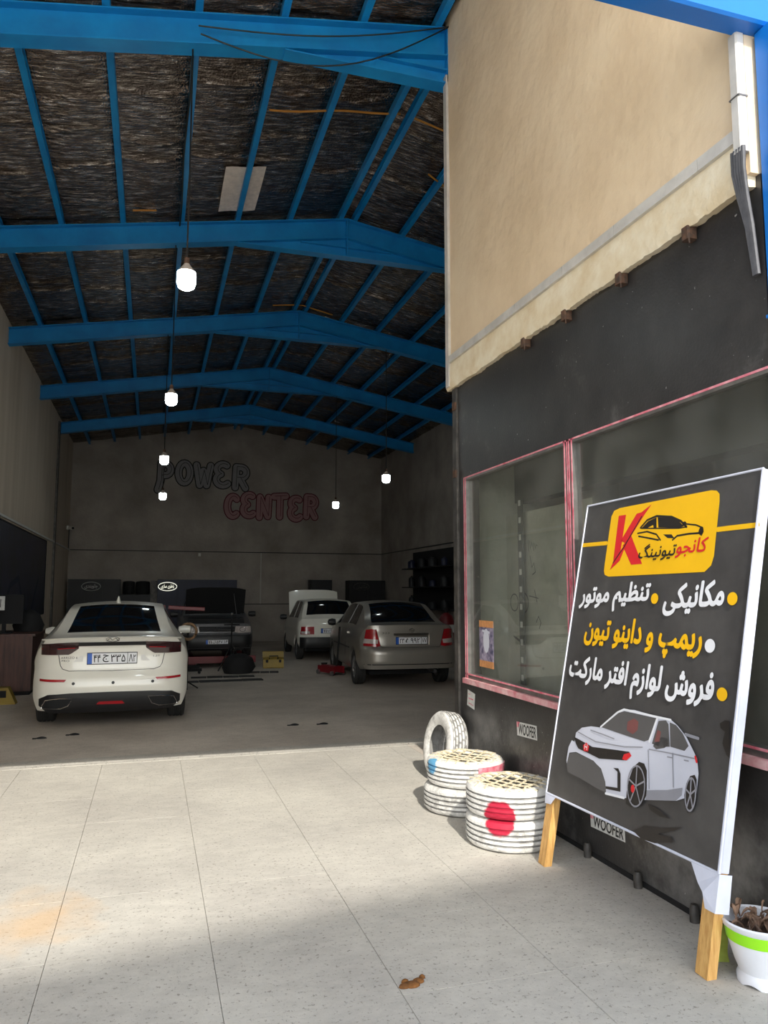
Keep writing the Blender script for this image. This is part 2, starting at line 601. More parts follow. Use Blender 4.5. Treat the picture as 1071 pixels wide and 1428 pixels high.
M['cable_grey'] = pm('grey_cable', hexc(92, 92, 96), 0.5, var=0.3, scale=20)
M['strap'] = pm('orange_strap', hexc(206, 142, 52), 0.6)
M['patchboard'] = pm('white_patch', hexc(240, 228, 218), 0.7, var=0.2, scale=14)
M['rubber'] = pm('tyre_rubber', hexc(48, 47, 46), 0.75, var=0.3, scale=12)
M['rim'] = pm('alloy_rim', hexc(150, 150, 152), 0.3, 0.8)
M['white_paint'] = pm('white_car_paint', hexc(232, 229, 218), 0.28, var=0.03, coat=0.6)
M['silver_paint'] = pm('champagne_car_paint', hexc(158, 153, 145), 0.3, 0.5, var=0.06, coat=0.5)
M['grey_paint'] = pm('dark_silver_car_paint', hexc(100, 100, 102), 0.35, 0.4, var=0.08, coat=0.4)
M['car_glass'] = pm('tinted_car_glass', hexc(16, 17, 20), 0.06, var=0.0, spec=0.6)
M['black_plastic'] = pm('black_plastic', hexc(26, 26, 28), 0.45)
M['matt_black'] = pm('matt_black', hexc(18, 18, 20), 0.8)
M['tail_red'] = pm('red_lamp_lens', hexc(168, 24, 34), 0.15, var=0.2, scale=20, coat=0.5)
M['tail_dark'] = pm('smoked_red_lens', hexc(52, 18, 24), 0.12, var=0.3, scale=15, coat=0.5)
M['tail_clear'] = pm('clear_lamp_lens', hexc(196, 186, 182), 0.12, var=0.2, scale=25, coat=0.5)
M['chrome'] = pm('chrome', hexc(215, 215, 215), 0.12, 1.0, var=0.0)
M['plate'] = pm('plate_white', hexc(232, 233, 236), 0.4, var=0.04)
M['plate_blue'] = pm('plate_blue_band', hexc(30, 92, 190), 0.4)
M['dark_board'] = pm('dark_board', hexc(26, 27, 32), 0.55, var=0.3)
M['navy'] = pm('navy_board', hexc(18, 28, 62), 0.5, var=0.3, scale=2)
M['poster'] = pm('dark_poster', hexc(30, 36, 62), 0.4, col2=hexc(12, 14, 24), scale=2.2)
M['brown'] = pm('brown_wood_veneer', hexc(98, 62, 52), 0.5, col2=hexc(66, 40, 34), scale=3, stretch=(6, 6, 0.7))
M['red_metal'] = pm('red_tool_paint', hexc(122, 16, 28), 0.4, var=0.2)
M['yellow_case'] = pm('yellow_plastic', hexc(150, 124, 30), 0.45, var=0.2)
M['rope'] = pm('jute_rope', hexc(232, 220, 192), 0.9, col2=hexc(196, 180, 148), scale=40, bump=0.4, bscale=90)
M['tan'] = pm('tan_hose', hexc(150, 118, 86), 0.8, var=0.3, scale=20)
M['mat'] = pm('dark_floor_mat', hexc(44, 42, 42), 0.7, var=0.3, scale=6)
M['pot'] = pm('pot_plastic', hexc(226, 228, 234), 0.4, var=0.08)
M['lime'] = pm('lime_band', hexc(150, 226, 30), 0.4, var=0.08)
M['lime_cloth'] = pm('lime_plastic_scrap', hexc(164, 178, 72), 0.6, var=0.25, scale=12)
M['soil'] = pm('dry_soil', hexc(104, 84, 70), 0.95, var=0.5, scale=25, bump=0.8, bscale=60)
M['leaf'] = pm('dead_leaf', hexc(140, 112, 92), 0.85, var=0.4, scale=15)
M['rust'] = pm('rusty_iron', hexc(104, 74, 56), 0.85, col2=hexc(62, 52, 46), scale=30)
M['dirt'] = pm('brown_muck', hexc(128, 82, 36), 0.9, var=0.5, scale=30)
M['neon'] = pm('lit_sign_tube', (1.0, 1.0, 0.86), 0.4, var=0.0, emit=0.7)
M['faint'] = pm('dull_sign_tube', hexc(190, 190, 184), 0.5, var=0.1)
M['graf_black'] = pm('graffiti_black', hexc(34, 32, 33), 0.8)
M['graf_grey'] = pm('graffiti_grey', hexc(150, 148, 150), 0.8, var=0.1)
M['graf_red'] = pm('graffiti_dark_red', hexc(96, 30, 42), 0.8)
M['graf_pink'] = pm('graffiti_pink', hexc(172, 132, 134), 0.8, var=0.1)
M['paper'] = pm('paper', hexc(214, 214, 210), 0.7, var=0.15, scale=30)
M['blue_mark'] = pm('blue_paint_mark', hexc(70, 140, 190), 0.6)
M['facade_far'] = plaster('street_building', hexc(200, 190, 172), hexc(186, 176, 160), hexc(170, 160, 146))
M['poster_art'] = pm('printed_poster', hexc(60, 58, 92), 0.4, col2=hexc(170, 160, 180), scale=22)
M['poster_orange'] = pm('poster_orange', hexc(214, 150, 96), 0.4, var=0.3, scale=30)

# ------------------------------------------------------------------ lettering
ARAB = {  # isolated, final, initial, medial presentation forms
    'ا': 'FE8D FE8E', 'د': 'FEA9 FEAA', 'ر': 'FEAD FEAE', 'ز': 'FEAF FEB0', 'و': 'FEED FEEE',
    'ب': 'FE8F FE90 FE91 FE92', 'ت': 'FE95 FE96 FE97 FE98', 'ج': 'FE9D FE9E FE9F FEA0', 'ن': 'FEE5 FEE6 FEE7 FEE8',
    'ی': 'FBFC FBFD FBFE FBFF', 'ک': 'FB8E FB8F FB90 FB91', 'گ': 'FB92 FB93 FB94 FB95', 'م': 'FEE1 FEE2 FEE3 FEE4',
    'ظ': 'FEC5 FEC6 FEC7 FEC8', 'ط': 'FEC1 FEC2 FEC3 FEC4', 'پ': 'FB56 FB57 FB58 FB59', 'ف': 'FED1 FED2 FED3 FED4',
    'ش': 'FEB5 FEB6 FEB7 FEB8', 'س': 'FEB1 FEB2 FEB3 FEB4', 'ل': 'FEDD FEDE FEDF FEE0', 'ه': 'FEE9 FEEA FEEB FEEC',
}


def shape_rtl(t):
    forms = {k: [chr(int(h, 16)) for h in v.split()] for k, v in ARAB.items()}
    out = []
    for i, c in enumerate(t):
        if c not in forms:
            out.append(c)
            continue
        prev = i > 0 and t[i - 1] in forms and len(forms[t[i - 1]]) == 4
        nxt = i + 1 < len(t) and t[i + 1] in forms and len(forms[c]) == 4
        k = (3 if prev and nxt else 1 if prev else 2 if nxt else 0)
        out.append(forms[c][k])
    return ''.join(reversed(out))


def text_mesh(body, bold=0.0, shear=0.0):
    """flat lettering: glyph outline copies spread by `bold` em to thicken it; (u, v, layer) in its own unit box"""
    cu = bpy.data.curves.new('lettering', 'FONT')
    cu.body = body
    cu.shear = shear
    cu.resolution_u = 3
    ob = bpy.data.objects.new('lettering', cu)
    COL.objects.link(ob)
    bpy.context.view_layer.update()
    me = bpy.data.meshes.new_from_object(ob.evaluated_get(bpy.context.evaluated_depsgraph_get()))
    v0 = [(v.co.x, v.co.y) for v in me.vertices]
    f0 = [tuple(p.vertices) for p in me.polygons]
    bpy.data.objects.remove(ob)
    bpy.data.meshes.remove(me)
    bpy.data.curves.remove(cu)
    vs, fs = [(x, y, 0) for x, y in v0], list(f0)
    if bold:
        for k in range(8):
            n = len(vs)
            vs += [(x + bold * math.cos(k * math.pi / 4), y + bold * math.sin(k * math.pi / 4), k + 1) for x, y in v0]
            fs += [tuple(i + n for i in f) for f in f0]
    xs = [v[0] for v in vs]
    ys = [v[1] for v in vs]
    x0, x1, y0, y1 = min(xs), max(xs), min(ys), max(ys)
    return [((x - x0) / (x1 - x0), (y - y0) / (y1 - y0), k) for x, y, k in vs], fs


def put_text(name, body, fn, mat, parent, bold=0.0, rtl=True, shear=0.0, nrm=(0, -1, 0), eps=0.00004):
    """fn(u, v) with u, v in 0..1 over the lettering's box -> xyz"""
    vs, fs = text_mesh(shape_rtl(body) if rtl else body, bold, shear)
    nrm = Vector(nrm)
    me = bpy.data.meshes.new(name)
    me.from_pydata([tuple(Vector(fn(u, v)) + nrm * (eps * k)) for u, v, k in vs], [], fs)
    me.materials.append(mat)
    return link(name, me, parent)


def stroke2d(pts, w):
    """2-D polyline of width w -> one ribbon outline with round ends (two half rings when closed)"""
    pts = [p for i, p in enumerate(pts) if i == 0 or math.hypot(p[0] - pts[i - 1][0], p[1] - pts[i - 1][1]) > 1e-5]
    closed = len(pts) > 3 and math.hypot(pts[0][0] - pts[-1][0], pts[0][1] - pts[-1][1]) < 1e-4
    n = len(pts)
    h = w / 2
    L, Rr = [], []
    for i, (x, y) in enumerate(pts):
        if closed:
            p, q = pts[i - 1] if i else pts[-2], pts[i + 1] if i < n - 1 else pts[1]
        else:
            p, q = pts[max(i - 1, 0)], pts[min(i + 1, n - 1)]

        def un(a, b):
            d = math.hypot(b[0] - a[0], b[1] - a[1]) or 1.0
            return (b[0] - a[0]) / d, (b[1] - a[1]) / d
        d0 = un(p, (x, y)) if p != (x, y) else un((x, y), q)
        d1 = un((x, y), q) if q != (x, y) else d0
        tx, ty = d0[0] + d1[0], d0[1] + d1[1]
        tl = math.hypot(tx, ty) or 1.0
        tx, ty = tx / tl, ty / tl
        m = h / max(0.8, tx * d0[0] + ty * d0[1])
        L.append((x - ty * m, y + tx * m))
        Rr.append((x + ty * m, y - tx * m))
    if closed:
        k = n // 2
        return [L[:k + 1] + Rr[:k + 1][::-1], L[k:] + Rr[k:][::-1]]

    def cap(c, frm):
        a0 = math.atan2(frm[1] - c[1], frm[0] - c[0])
        return [(c[0] + h * math.cos(a0 - math.pi * t / 6), c[1] + h * math.sin(a0 - math.pi * t / 6)) for t in range(1, 6)]
    return [L + cap(pts[-1], L[-1]) + Rr[::-1] + cap(pts[0], Rr[0])]


def flat(polys, fn, nrm=(-1, 0, 0), eps=0.00012):
    """flat print; each outline sits a hair above the one before so that none coincide"""
    b = MB()
    nrm = Vector(nrm)
    for i, p in enumerate(polys):
        b.add([tuple(Vector(fn(u, v)) + nrm * (eps * i)) for u, v in p], [tuple(range(len(p)))])
    return b


def ell(cx, cy, rx, ry, n=24):
    return [(cx + rx * math.cos(2 * math.pi * k / n), cy + ry * math.sin(2 * math.pi * k / n)) for k in range(n)]


# ------------------------------------------------------------------ the building
XL, XR, XF, XM = -2.55, 7.70, 2.65, 2.60      # left wall, right wall, shop front, ridge
YG, YC, YB = 2.70, 6.48, 25.70                # gate line, corner of the shop front, back wall
BEAMS = [6.5, 10.5, 14.35, 18.3, 22.2]


def z_beam(x):                                # top of the rafters = underside of the purlins
    return 7.12 - 0.17 * abs(x - XM)


# floor: garage slab, apron of square concrete slabs, threshold
fl = MB().box(XL - 0.2, XR + 0.2, 8.12, YB + 0.2, -0.2, 0.0).build('floor', M['floor'])
struct(fl, 'grey concrete floor of the garage and its sunlit apron')
MB().box(-30, 30, -40, 8.13, -0.25, -0.012).build('bedding', M['joint'], fl)
MB().box(-30, 30, -40, 0.97, -0.2, -0.0005).build('street_paving', M['apron'], fl)
xj = [-3.91, -3.21, -2.51, -1.81, -1.10, -0.40, 0.31, 1.02, 1.73, 2.44, 2.66]
yj = [0.98, 1.69, 2.39, 3.10, 3.80, 4.51, 5.21, 5.92, 6.62, 7.33, 7.86]
_cache = {}
for i in range(len(xj) - 1):
    for j in range(len(yj) - 1):
        w, d = round(xj[i + 1] - xj[i], 3), round(yj[j + 1] - yj[j], 3)
        if (w, d) not in _cache:
            s = MB()
            g = 0.0013
            s.box(-w / 2 + g, w / 2 - g, -d / 2 + g, d / 2 - g, -0.03, 0.0)
            _cache[(w, d)] = s.build('paving_slab', M['apron'], fl)
            o = _cache[(w, d)]
        else:
            o = link('paving_slab', _cache[(w, d)].data, fl)
        dz = random.uniform(-0.0004, 0.0004)
        o.location = ((xj[i] + xj[i + 1]) / 2, (yj[j] + yj[j + 1]) / 2, dz)
        o.rotation_euler = (random.uniform(-.0003, .0003), random.uniform(-.0003, .0003), 0)
MB().box(XF, XR, 0.98, 8.13, -0.2, 0.002).build('shop_floor', M['floor'], fl)
th = MB()
th.box(XL, 3.2, 7.93, 8.13, -0.05, 0.016)
th.box(XL, 3.2, 7.862, 7.885, -0.05, 0.006)
th.build('threshold_strip', M['apron'], fl)

# perimeter walls
o = MB().box(XL - 0.25, XL, YG, YB + 0.25, 0, 6.43).build('wall_left', M['wall_left'])
struct(o)
wl = o
o = MB().prism([(XL - .25, 0), (XR + .25, 0), (XR + .25, z_beam(XR) + .12), (XM, 7.24), (XL - .25, z_beam(XL) + .12)],
               lambda u, v, d: (u, d, v), YB, YB + 0.25).build('wall_back', M['wall_in'])
struct(o)
wb = o
o = MB().box(XR, XR + 0.25, YG, YB + 0.25, 0, 6.43).build('wall_right', M['wall_in'])
struct(o)
wr = o
o = MB().prism([(XL - .25, 4.47), (XR + .25, 4.47), (XR + .25, z_beam(XR) + .1), (XM, 7.22), (XL - .25, z_beam(XL) + .1)],
               lambda u, v, d: (u, d, v), YG - 0.004, YG).build('wall_added_diffuser', M['poly'])  # unseen sheet above the lintel, added to spread daylight onto beige wall and roof
struct(o)
# conduits and lines along the walls
MB().box(XL, XL + 0.035, 9, YB, 2.93, 2.97).build('conduit', M['offwhite'], wl)
MB().box(XL, XL + 0.05, 21.75, 21.95, 0, 6.2).build('steel_column', M['steel_post'], wl)
MB().box(XL, XL + 0.03, YB - 0.25, YB - 0.22, 2.95, 3.6).build('conduit', M['cable'], wl)
MB().box(XL, XR, YB - 0.025, YB, 2.935, 2.965).build('conduit', M['cable'], wb)
MB().box(2.6, 7.6, YB - 0.025, YB, 1.22, 1.245).build('conduit', M['cable'], wb)
MB().box(3.46, 3.49, YB - 0.025, YB, 1.24, 2.93).build('conduit', M['faint'], wb)
MB().box(1.42, 1.50, YB - 0.05, YB, 2.80, 2.90).build('junction_box', M['offwhite'], wb)
MB().box(XR - 0.025, XR, 7, YB, 2.935, 2.965).build('conduit', M['cable'], wr)

# roof: sheet, foil panels, purlins, rafters
rf = MB()
for sgn, xe in ((-1, XL - 0.3), (1, XR + 0.3)):
    rf.prism([(XM, 7.30), (xe, z_beam(xe) + 0.18), (xe, z_beam(xe) + 0.21), (XM, 7.33)], lambda u, v, d: (u, d, v), YG - 0.3, YB + 0.4)
ce = rf.build('ceiling', M['roof'])
struct(ce, 'pitched roof lined with crumpled foil between blue steel purlins and rafters')
PUR = [-2.05, -1.30, -0.53, 0.24, 1.00, 1.75, 2.50, 2.72, 3.47, 4.22, 4.97, 5.72, 6.47, 7.2]


def cprof(w, h, t):
    return [(0, 0), (w, 0), (w, 0.02), (w - t, 0.02), (w - t, t), (t, t), (t, h - t), (w, h - t), (w, h), (0, h)]


for x in PUR:
    s = 1 if x < XM else -1
    zz = z_beam(x)
    MB().prism([(x - s * 0.03 + s * p, zz + 0.004 + q) for p, q in cprof(0.065, 0.098, 0.006)], lambda u, v, d: (u, d, v), YG + 0.03, YB - 0.002) \
        .build('purlin', M['blue'], ce)


def foil_panel(x0, x1, y0, y1, seed):
    nx, ny = 12, max(8, int((y1 - y0) / 0.042))

    def fn(a, b):
        x = x0 + (x1 - x0) * a
        y = y0 + (y1 - y0) * b
        z = z_beam(x) + 0.125
        sag = -0.028 * math.sin(math.pi * a) * (0.6 + 0.5 * noise.noise(Vector((x0, y * 0.8, seed))))
        rip = 0.009 * noise.noise(Vector((x * 1.4, y * 4.5, seed * 1.7))) + 0.006 * noise.noise(Vector((x * 4, y * 10, seed))) + 0.006 * noise.noise(Vector((x * 9, y * 24, seed)))
        fold = 0.0
        for q, am in ((0.13, 0.015), (0.31, 0.03), (0.5, 0.018), (0.66, 0.03), (0.86, 0.02)):
            yy = y0 + (y1 - y0) * (q + 0.05 * math.sin(seed * 7 + q * 20)) + 0.05 * math.sin(x * 3.1 + seed) + 0.03 * math.sin(x * 9 + seed)
            fold += -am * 0.8 * math.exp(-((y - yy) / 0.03) ** 2)
        return (x, y, min(z + sag + rip + fold, z_beam(x) + 0.17))
    return MB().grid(fn, nx, ny)


edges = [XL] + PUR[:6] + [XM] + PUR[8:] + [XR]
ys = [YG + 0.03] + BEAMS + [YB - 0.002]
sd = 0
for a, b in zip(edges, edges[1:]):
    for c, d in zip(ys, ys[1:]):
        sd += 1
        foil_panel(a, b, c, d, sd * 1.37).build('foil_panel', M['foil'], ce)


def rafter(y):
    b = MB()
    tf, fw, tw, hh = 0.014, 0.085, 0.010, 0.30
    for s, xe in ((-1, XL), (1, XR)):
        for z0, z1, h0 in ((-tf, 0, fw), (-hh, -hh + tf, fw), (-hh + tf, -tf, tw)):
            b.prism([(XM, z_beam(XM) + z0), (xe, z_beam(xe) + z0), (xe, z_beam(xe) + z1), (XM, z_beam(XM) + z1)],
                    lambda u, v, d: (u, d, v), y - h0, y + h0)
    r = b.build('rafter', M['blue'], ce)
    h = MB()
    zb = 6.55
    xa = XM - (z_beam(XM) - hh - zb) / 0.17
    xb = 2 * XM - xa
    h.prism([(xa, zb), (xb, zb), (XM, z_beam(XM) - hh)], lambda u, v, d: (u, d, v), y - 0.01, y + 0.01)
    h.build('apex_web', M['blue'], r)
    MB().box(xa, xb, y - 0.075, y + 0.075, zb - 0.014, zb).build('apex_flange', M['blue'], r)
    MB().box(xa + 0.9, xb - 0.9, y - 0.06, y + 0.06, zb + 0.13, zb + 0.145).build('apex_stiffener', M['blue'], r)
    MB().box(XM - 0.008, XM + 0.008, y - 0.08, y + 0.08, zb, z_beam(XM) - 0.014).build('end_plate', M['blue'], r)
    return r


for y in BEAMS:
    rafter(y)

# bits on the roof lining
o = MB().slab(lambda a, b: (0.72 + 0.50 * a, 9.15 + 1.15 * b, z_beam(0.72 + 0.5 * a) + 0.085 + 0.006 * math.sin(9 * a + 5 * b)), 6, 8, (0, 0, 1), -0.006) \
    .build('insulation_patch', M['patchboard'], ce, True)
o['label'] = 'square pale patch taped over the roof foil'


def on_foil(x, y, dz=0.07):
    return (x, y, z_beam(x) + dz)


for pts in ([on_foil(1.08 + 0.17 * i, 7.93 + 0.02 * math.sin(i)) for i in range(10)], [on_foil(2.78 + 0.12 * i, 7.93 + 0.01 * i) for i in range(8)],
            [on_foil(3.30 + 0.1 * i, 8.87 + 0.05 * i) for i in range(8)], [on_foil(2.05 + 0.2 * i, 14.1 + 0.02 * i) for i in range(7)],
            [on_foil(-0.4 + 0.06 * i, 10.2 + 0.003 * i) for i in range(6)]):
    MB().tube(pts, 0.012, 6).build('orange_strap', M['strap'], ce, True)

# gate frame: post, lintel
po = MB()
po.box(2.642, 2.84, 2.57, 2.695, 0, 4.24, 0.012)
gp = po.build('gate_post', M['blue_post'])
tag(gp, 'tall bright blue steel gate post at the right edge', 'post')
MB().box(2.637, 2.845, 2.565, 2.699, 2.86, 2.875).build('weld_seam', M['blue_post'], gp)
li = MB()
li.box(XL, 2.84, 2.62, 2.74, 4.25, 4.47, 0.012)
lo = li.build('gate_lintel', M['blue_post'])
tag(lo, 'horizontal blue steel lintel over the gate, top right corner', 'beam')
struct(MB().box(XL - 0.25, XL, 2.5, 2.75, 0, 4.7).build('wall_gatepost', M['wall_left']))

# shop front: black sheet below, beige render above
wf = struct(MB().box(XF, XF + 0.12, YG, YC - 0.02, 0.0, 0.87).build('wall_facade', M['black']),
            'shop front: black sheet wall with windows under a beige rendered upper wall')
MB().box(XF, XF + 0.12, YG, YC - 0.02, 2.64, 3.56).build('black_panel', M['black'], wf)
MB().box(XF, XF + 0.12, 6.20, YC - 0.02, 0.87, 2.64).build('black_panel', M['black'], wf)
MB().box(XF - 0.02, XF + 0.1, YC - 0.105, YC, 0.0, 3.52, 0.01).build('corner_post', M['steel_post'], wf)
for z in (2.70, 3.33):
    MB().box(XF - 0.035, XF - 0.015, YC - 0.1, YC - 0.04, z - 0.035, z + 0.035).build('bracket', M['rust'], wf)
MB().box(XF - 0.004, XF, YG, YC - 0.11, 0.0, 0.03).build('base_rail', M['matt_black'], wf)
for y in (4.30, 3.79, 3.33):
    b = MB()
    b.lathe([(0.0, 0.09), (0.018, 0.085), (0.024, 0.06), (0.024, 0.0)], 12)
    k = b.build('floor_bolt', M['steel_post'], wf, True)
    k.location = (XF - 0.035, y, 0)
XBG = 2.60
bw = MB()
nu, nv = 24, 26


def beige_pt(a, b):
    y = YG + 0.005 + (YC - YG - 0.005) * a
    z = 3.56 + (7.235 - 3.56) * b
    return (XBG + 0.006 * noise.noise(Vector((y * 1.3, z * 1.3, 3))), y, z)


bw.slab(beige_pt, nu, nv, (-1, 0, 0), 0.16)
bw.build('render_panel', M['beige'], wf, True, angle=30)
# ragged plaster lip under the render
lp = MB()
n = 200
top, bot = 3.735, 3.50
prof = []
for i in range(n + 1):
    y = YG + 0.03 + (YC - YG + 0.01) * i / n
    rz = bot + 0.012 * noise.noise(Vector((y * 4, 0, 0))) + 0.010 * noise.noise(Vector((y * 17, 4, 0))) + 0.006 * noise.noise(Vector((y * 45, 4, 0)))
    prof.append((y, rz))
vs = []
for y, rz in prof:
    vs += [(XBG - 0.008, y, top), (XBG - 0.014 + 0.003 * noise.noise(Vector((y * 6, 9, 0))), y, rz + 0.03), (XBG + 0.0, y, rz), (XF + 0.02, y, rz + 0.01), (XF + 0.02, y, top)]
fs = []
for i in range(n):
    for k in range(5):
        fs.append((i * 5 + k, i * 5 + (k + 1) % 5, (i + 1) * 5 + (k + 1) % 5, (i + 1) * 5 + k))
fs += [tuple(range(5)), tuple(range(n * 5 + 4, n * 5 - 1, -1))]
lp.add(vs, fs)
lp.build('plaster_lip', M['cream'], wf, True, angle=35)
yy = [2.76, 3.02, 3.75, 4.35, 5.05, 5.75, 6.40]
for a, b in zip(yy, yy[1:]):
    MB().box(XBG - 0.03, XBG - 0.005, a + 0.002, b - 0.002, 3.735, 3.80).build('trim_strip', M['trim'], wf)
MB().box(XBG - 0.025, XBG + 0.03, YC - 0.06, YC + 0.012, 3.52, 6.62).build('corner_trim', M['trim'], wf)
MB().box(XBG - 0.05, XBG + 0.0, 2.70, 2.758, 3.66, 4.25, 0.008).build('duct_cover', M['trim'], wf)
MB().box(XBG - 0.052, XBG + 0.0, 2.697, 2.761, 3.93, 3.938).build('duct_joint', M['alu'], wf)
for y in (3.16, 3.76, 4.39, 4.98):
    b = MB()
    b.box(XF - 0.06, XF, y - 0.03, y + 0.03, 3.44, 3.51, 0.008)
    b.tube([(XF - 0.05, y - 0.02, 3.46), (XF - 0.055, y - 0.03, 3.41)], 0.005, 5)
    b.build('rusty_stub', M['rust'], wf)
cb = empty('cable_bundle', (2.57, 2.715, 3.68))
tag(cb, 'bundle of grey cables dropping from the pale duct beside the blue post', 'cables')
for k in range(5):
    MB().tube([(-0.012, 0.052 - 0.017 * k, 0.0), (-0.002, 0.062 - 0.016 * k, -0.10), (0.022, 0.060 - 0.012 * k, -0.22), (0.045, 0.046 - 0.008 * k, -0.36), (0.062, 0.030 - 0.005 * k, -0.60)],
              0.011, 7).build('cable', M['cable_grey'], cb, True)

# windows
def window(nm, y0, y1, z0, z1, lab, closed=True):
    fr = MB()
    X0, X1 = XF - 0.012, XF + 0.05
    fr.box(X0, X1, y0, y1, z0, z0 + 0.055)
    fr.box(X0, X1, y0, y1, z1 - 0.03, z1)
    if closed:
        fr.box(X0, X1, y0, y0 + 0.05, z0, z1)
    fr.box(X0, X1, y1 - 0.05, y1, z0, z1)
    w = struct(fr.build(nm, M['alu']), lab)
    MB().box(XF + 0.018, XF + 0.024, y0 + 0.04, y1 - 0.04, z0 + 0.045, z1 - 0.02).build('pane', M['pane'], w)
    e = 0.0025
    f = MB()
    f.box(X0 - e, X0, y0, y1, z0 + 0.0, z0 + 0.012)
    f.box(X0 - e, X0, y0, y1, z0 + 0.042, z0 + 0.055)
    f.box(X0 - e, X0, y0, y1, z1 - 0.012, z1)
    if closed:
        f.box(X0 - e, X0, y0 + 0.0, y0 + 0.012, z0, z1)
        f.box(X0 - e, X0, y0 + 0.032, y0 + 0.046, z0, z1)
    f.box(X0 - e, X0, y1 - 0.012, y1, z0, z1)
    f.box(X0 - e, X0, y1 - 0.05, y1 - 0.035, z0, z1)
    f.build('pink_film', M['pink'], w)
    MB().box(X0 - 0.03, X0 - 0.001, y0, y1, z0 - 0.03, z0 + 0.012).build('sill', M['pink_pale'], w)
    return w


w1 = window('window_1', 4.455, 6.24, 0.87, 2.64, 'shop window with pink edged aluminium frame beside the tyres')
w2 = window('window_2', YG, 4.445, 0.87, 2.64, 'shop window with pink edged aluminium frame behind the banner', False)
# the small room behind the windows
rm = MB().box(4.35, 4.45, YG, YC, 0, 3.0).build('wall_shop', M['shop'])
struct(rm, 'plastered back wall of the little shop behind the windows')
MB().box(XF + 0.12, 4.35, YC - 0.12, YC - 0.02, 0, 3.0).build('end_wall', M['shop'], rm)
MB().box(XF + 0.12, 4.35, YG, YG + 0.1, 0, 3.0).build('end_wall', M['shop'], rm)
MB().box(XF + 0.12, 4.45, YG, YC, 2.80, 3.0).build('shop_ceiling', M['shop'], rm)
MB().box(3.20, 3.36, YG + 0.1, YC - 0.12, 2.44, 2.80).build('dark_valance', M['shop_dark'], rm)
MB().box(4.33, 4.35, YG + .1, YC - .12, 2.25, 2.8).build('dark_valance', M['shop_dark'], rm)
MB().box(XM + 0.25, XR, YC, YC + 0.1, 0, 6.3).build('partition', M['wall_in'], rm)
# display board close behind the first pane, with a slotted upright
up = MB()
up.box(3.045, 3.06, 5.925, 6.005, 0.3, 2.44)
uo = up.build('slotted_upright', M['shop_dark'])
tag(uo, 'dark slotted shelf upright standing behind the shop window pane', 'upright')
for k in range(14):
    MB().box(3.043, 3.0449, 5.945, 5.985, 0.42 + 0.15 * k, 0.47 + 0.15 * k).build('slot', M['trim'], uo)
bd = MB().box(3.10, 3.13, 4.9, 6.34, 0.0, 2.32).build('display_board', M['shop'])
tag(bd, 'grey scribbled display board behind the shop window', 'board')
sc = lambda u, v: (3.0985, 6.22 - u, v + 0.17)
SCR = []
for cx, cy, r in ((0.02, 1.36, 0.075), (0.20, 1.36, 0.085)):
    SCR.append(stroke2d(ell(cx, cy, r, r, 18) + [(cx + r, cy)], 0.010))
SCR += [stroke2d([(0.3, 1.42), (0.46, 1.40)], 0.008), stroke2d([(0.14, 1.47), (0.15, 1.55)], 0.008), stroke2d([(0.4, 1.47), (0.44, 1.36)], 0.008)]
for k in range(6):
    SCR.append(stroke2d([(0.30 + 0.03 * k, 1.90 - 0.01 * k), (0.31 + 0.03 * k, 1.80 + 0.02 * (k % 3))], 0.007))
SCR += [stroke2d([(0.33, 1.76), (0.36, 1.66), (0.40, 1.70), (0.42, 1.62), (0.37, 1.60)], 0.008), stroke2d([(0.0, 1.06), (0.1, 1.03), (0.2, 1.01)], 0.02), stroke2d([(0.42, 1.2), (0.46, 1.25), (0.5, 1.2), (0.47, 1.15)], 0.008)]
for g in SCR:
    flat(g, sc).build('scribble', M['ink'], bd)
# things stuck to the front
po = MB().box(XF + 0.0155, XF + 0.0165, 5.72, 6.0, 1.0, 1.37).build('poster', M['poster_art'])
tag(po, 'small narrow poster taped inside the lower corner of the shop window', 'poster')
MB().box(XF + 0.0145, XF + 0.0154, 5.72, 6.0, 1.0, 1.055).build('poster_foot', M['poster_orange'], po)
MB().box(XF + 0.0145, XF + 0.0154, 5.72, 6.0, 1.33, 1.385).build('poster_head', M['poster_orange'], po)
flat([ell(5.86, 1.22, 0.06, 0.1, 14)] + stroke2d([(5.80, 1.29), (5.93, 1.30)], 0.02), lambda u, v: (XF + 0.0145, u, v)).build('poster_figure', M['lav_print'], po)


def sticker(y, z, w, h, rot, label, word=None):
    s = MB().box(-0.0015, 0, -w / 2, w / 2, -h / 2, h / 2).build('sticker', M['paper'])
    s.location = (XF - 0.0005, y, z)
    s.rotation_euler = (rot, 0, 0)
    tag(s, label, 'sticker')
    if word:
        put_text('sticker_lettering', word, lambda u, v: (-0.0022, w * 0.40 - u * w * 0.86, -h * 0.40 + v * h * 0.80), M['ink'], s, 0.02, rtl=False, shear=0.15, nrm=(-1, 0, 0))
        flat([[(w * 0.5, h * 0.1), (w * 0.5, h * 0.5), (w * 0.33, h * 0.5), (w * 0.42, h * 0.1)]], lambda u, v: (-0.0021, u, v)).build('sticker_corner', M['pink'], s)
    else:
        flat(stroke2d([(w * .35, h * .25), (w * .1, h * .3)], .006) + stroke2d([(w * .3, 0), (-w * .3, 0.01)], .012) + stroke2d([(w * .3, -h * .3), (-w * .35, -h * .28)], .007),
             lambda u, v: (-0.0022, u, v)).build('sticker_lettering', M['pink'], s)
    return s


sticker(6.155, 0.705, 0.155, 0.135, R(8), 'small square white sticker with pink writing beneath the window corner')
sticker(5.14, 0.615, 0.31, 0.10, R(-3), 'white WOOFER sticker on the black wall above the tyres', 'WOOFER')
sticker(4.13, 0.225, 0.36, 0.085, R(-2), 'white WOOFER sticker low on the black wall under the banner', 'WOOFER')

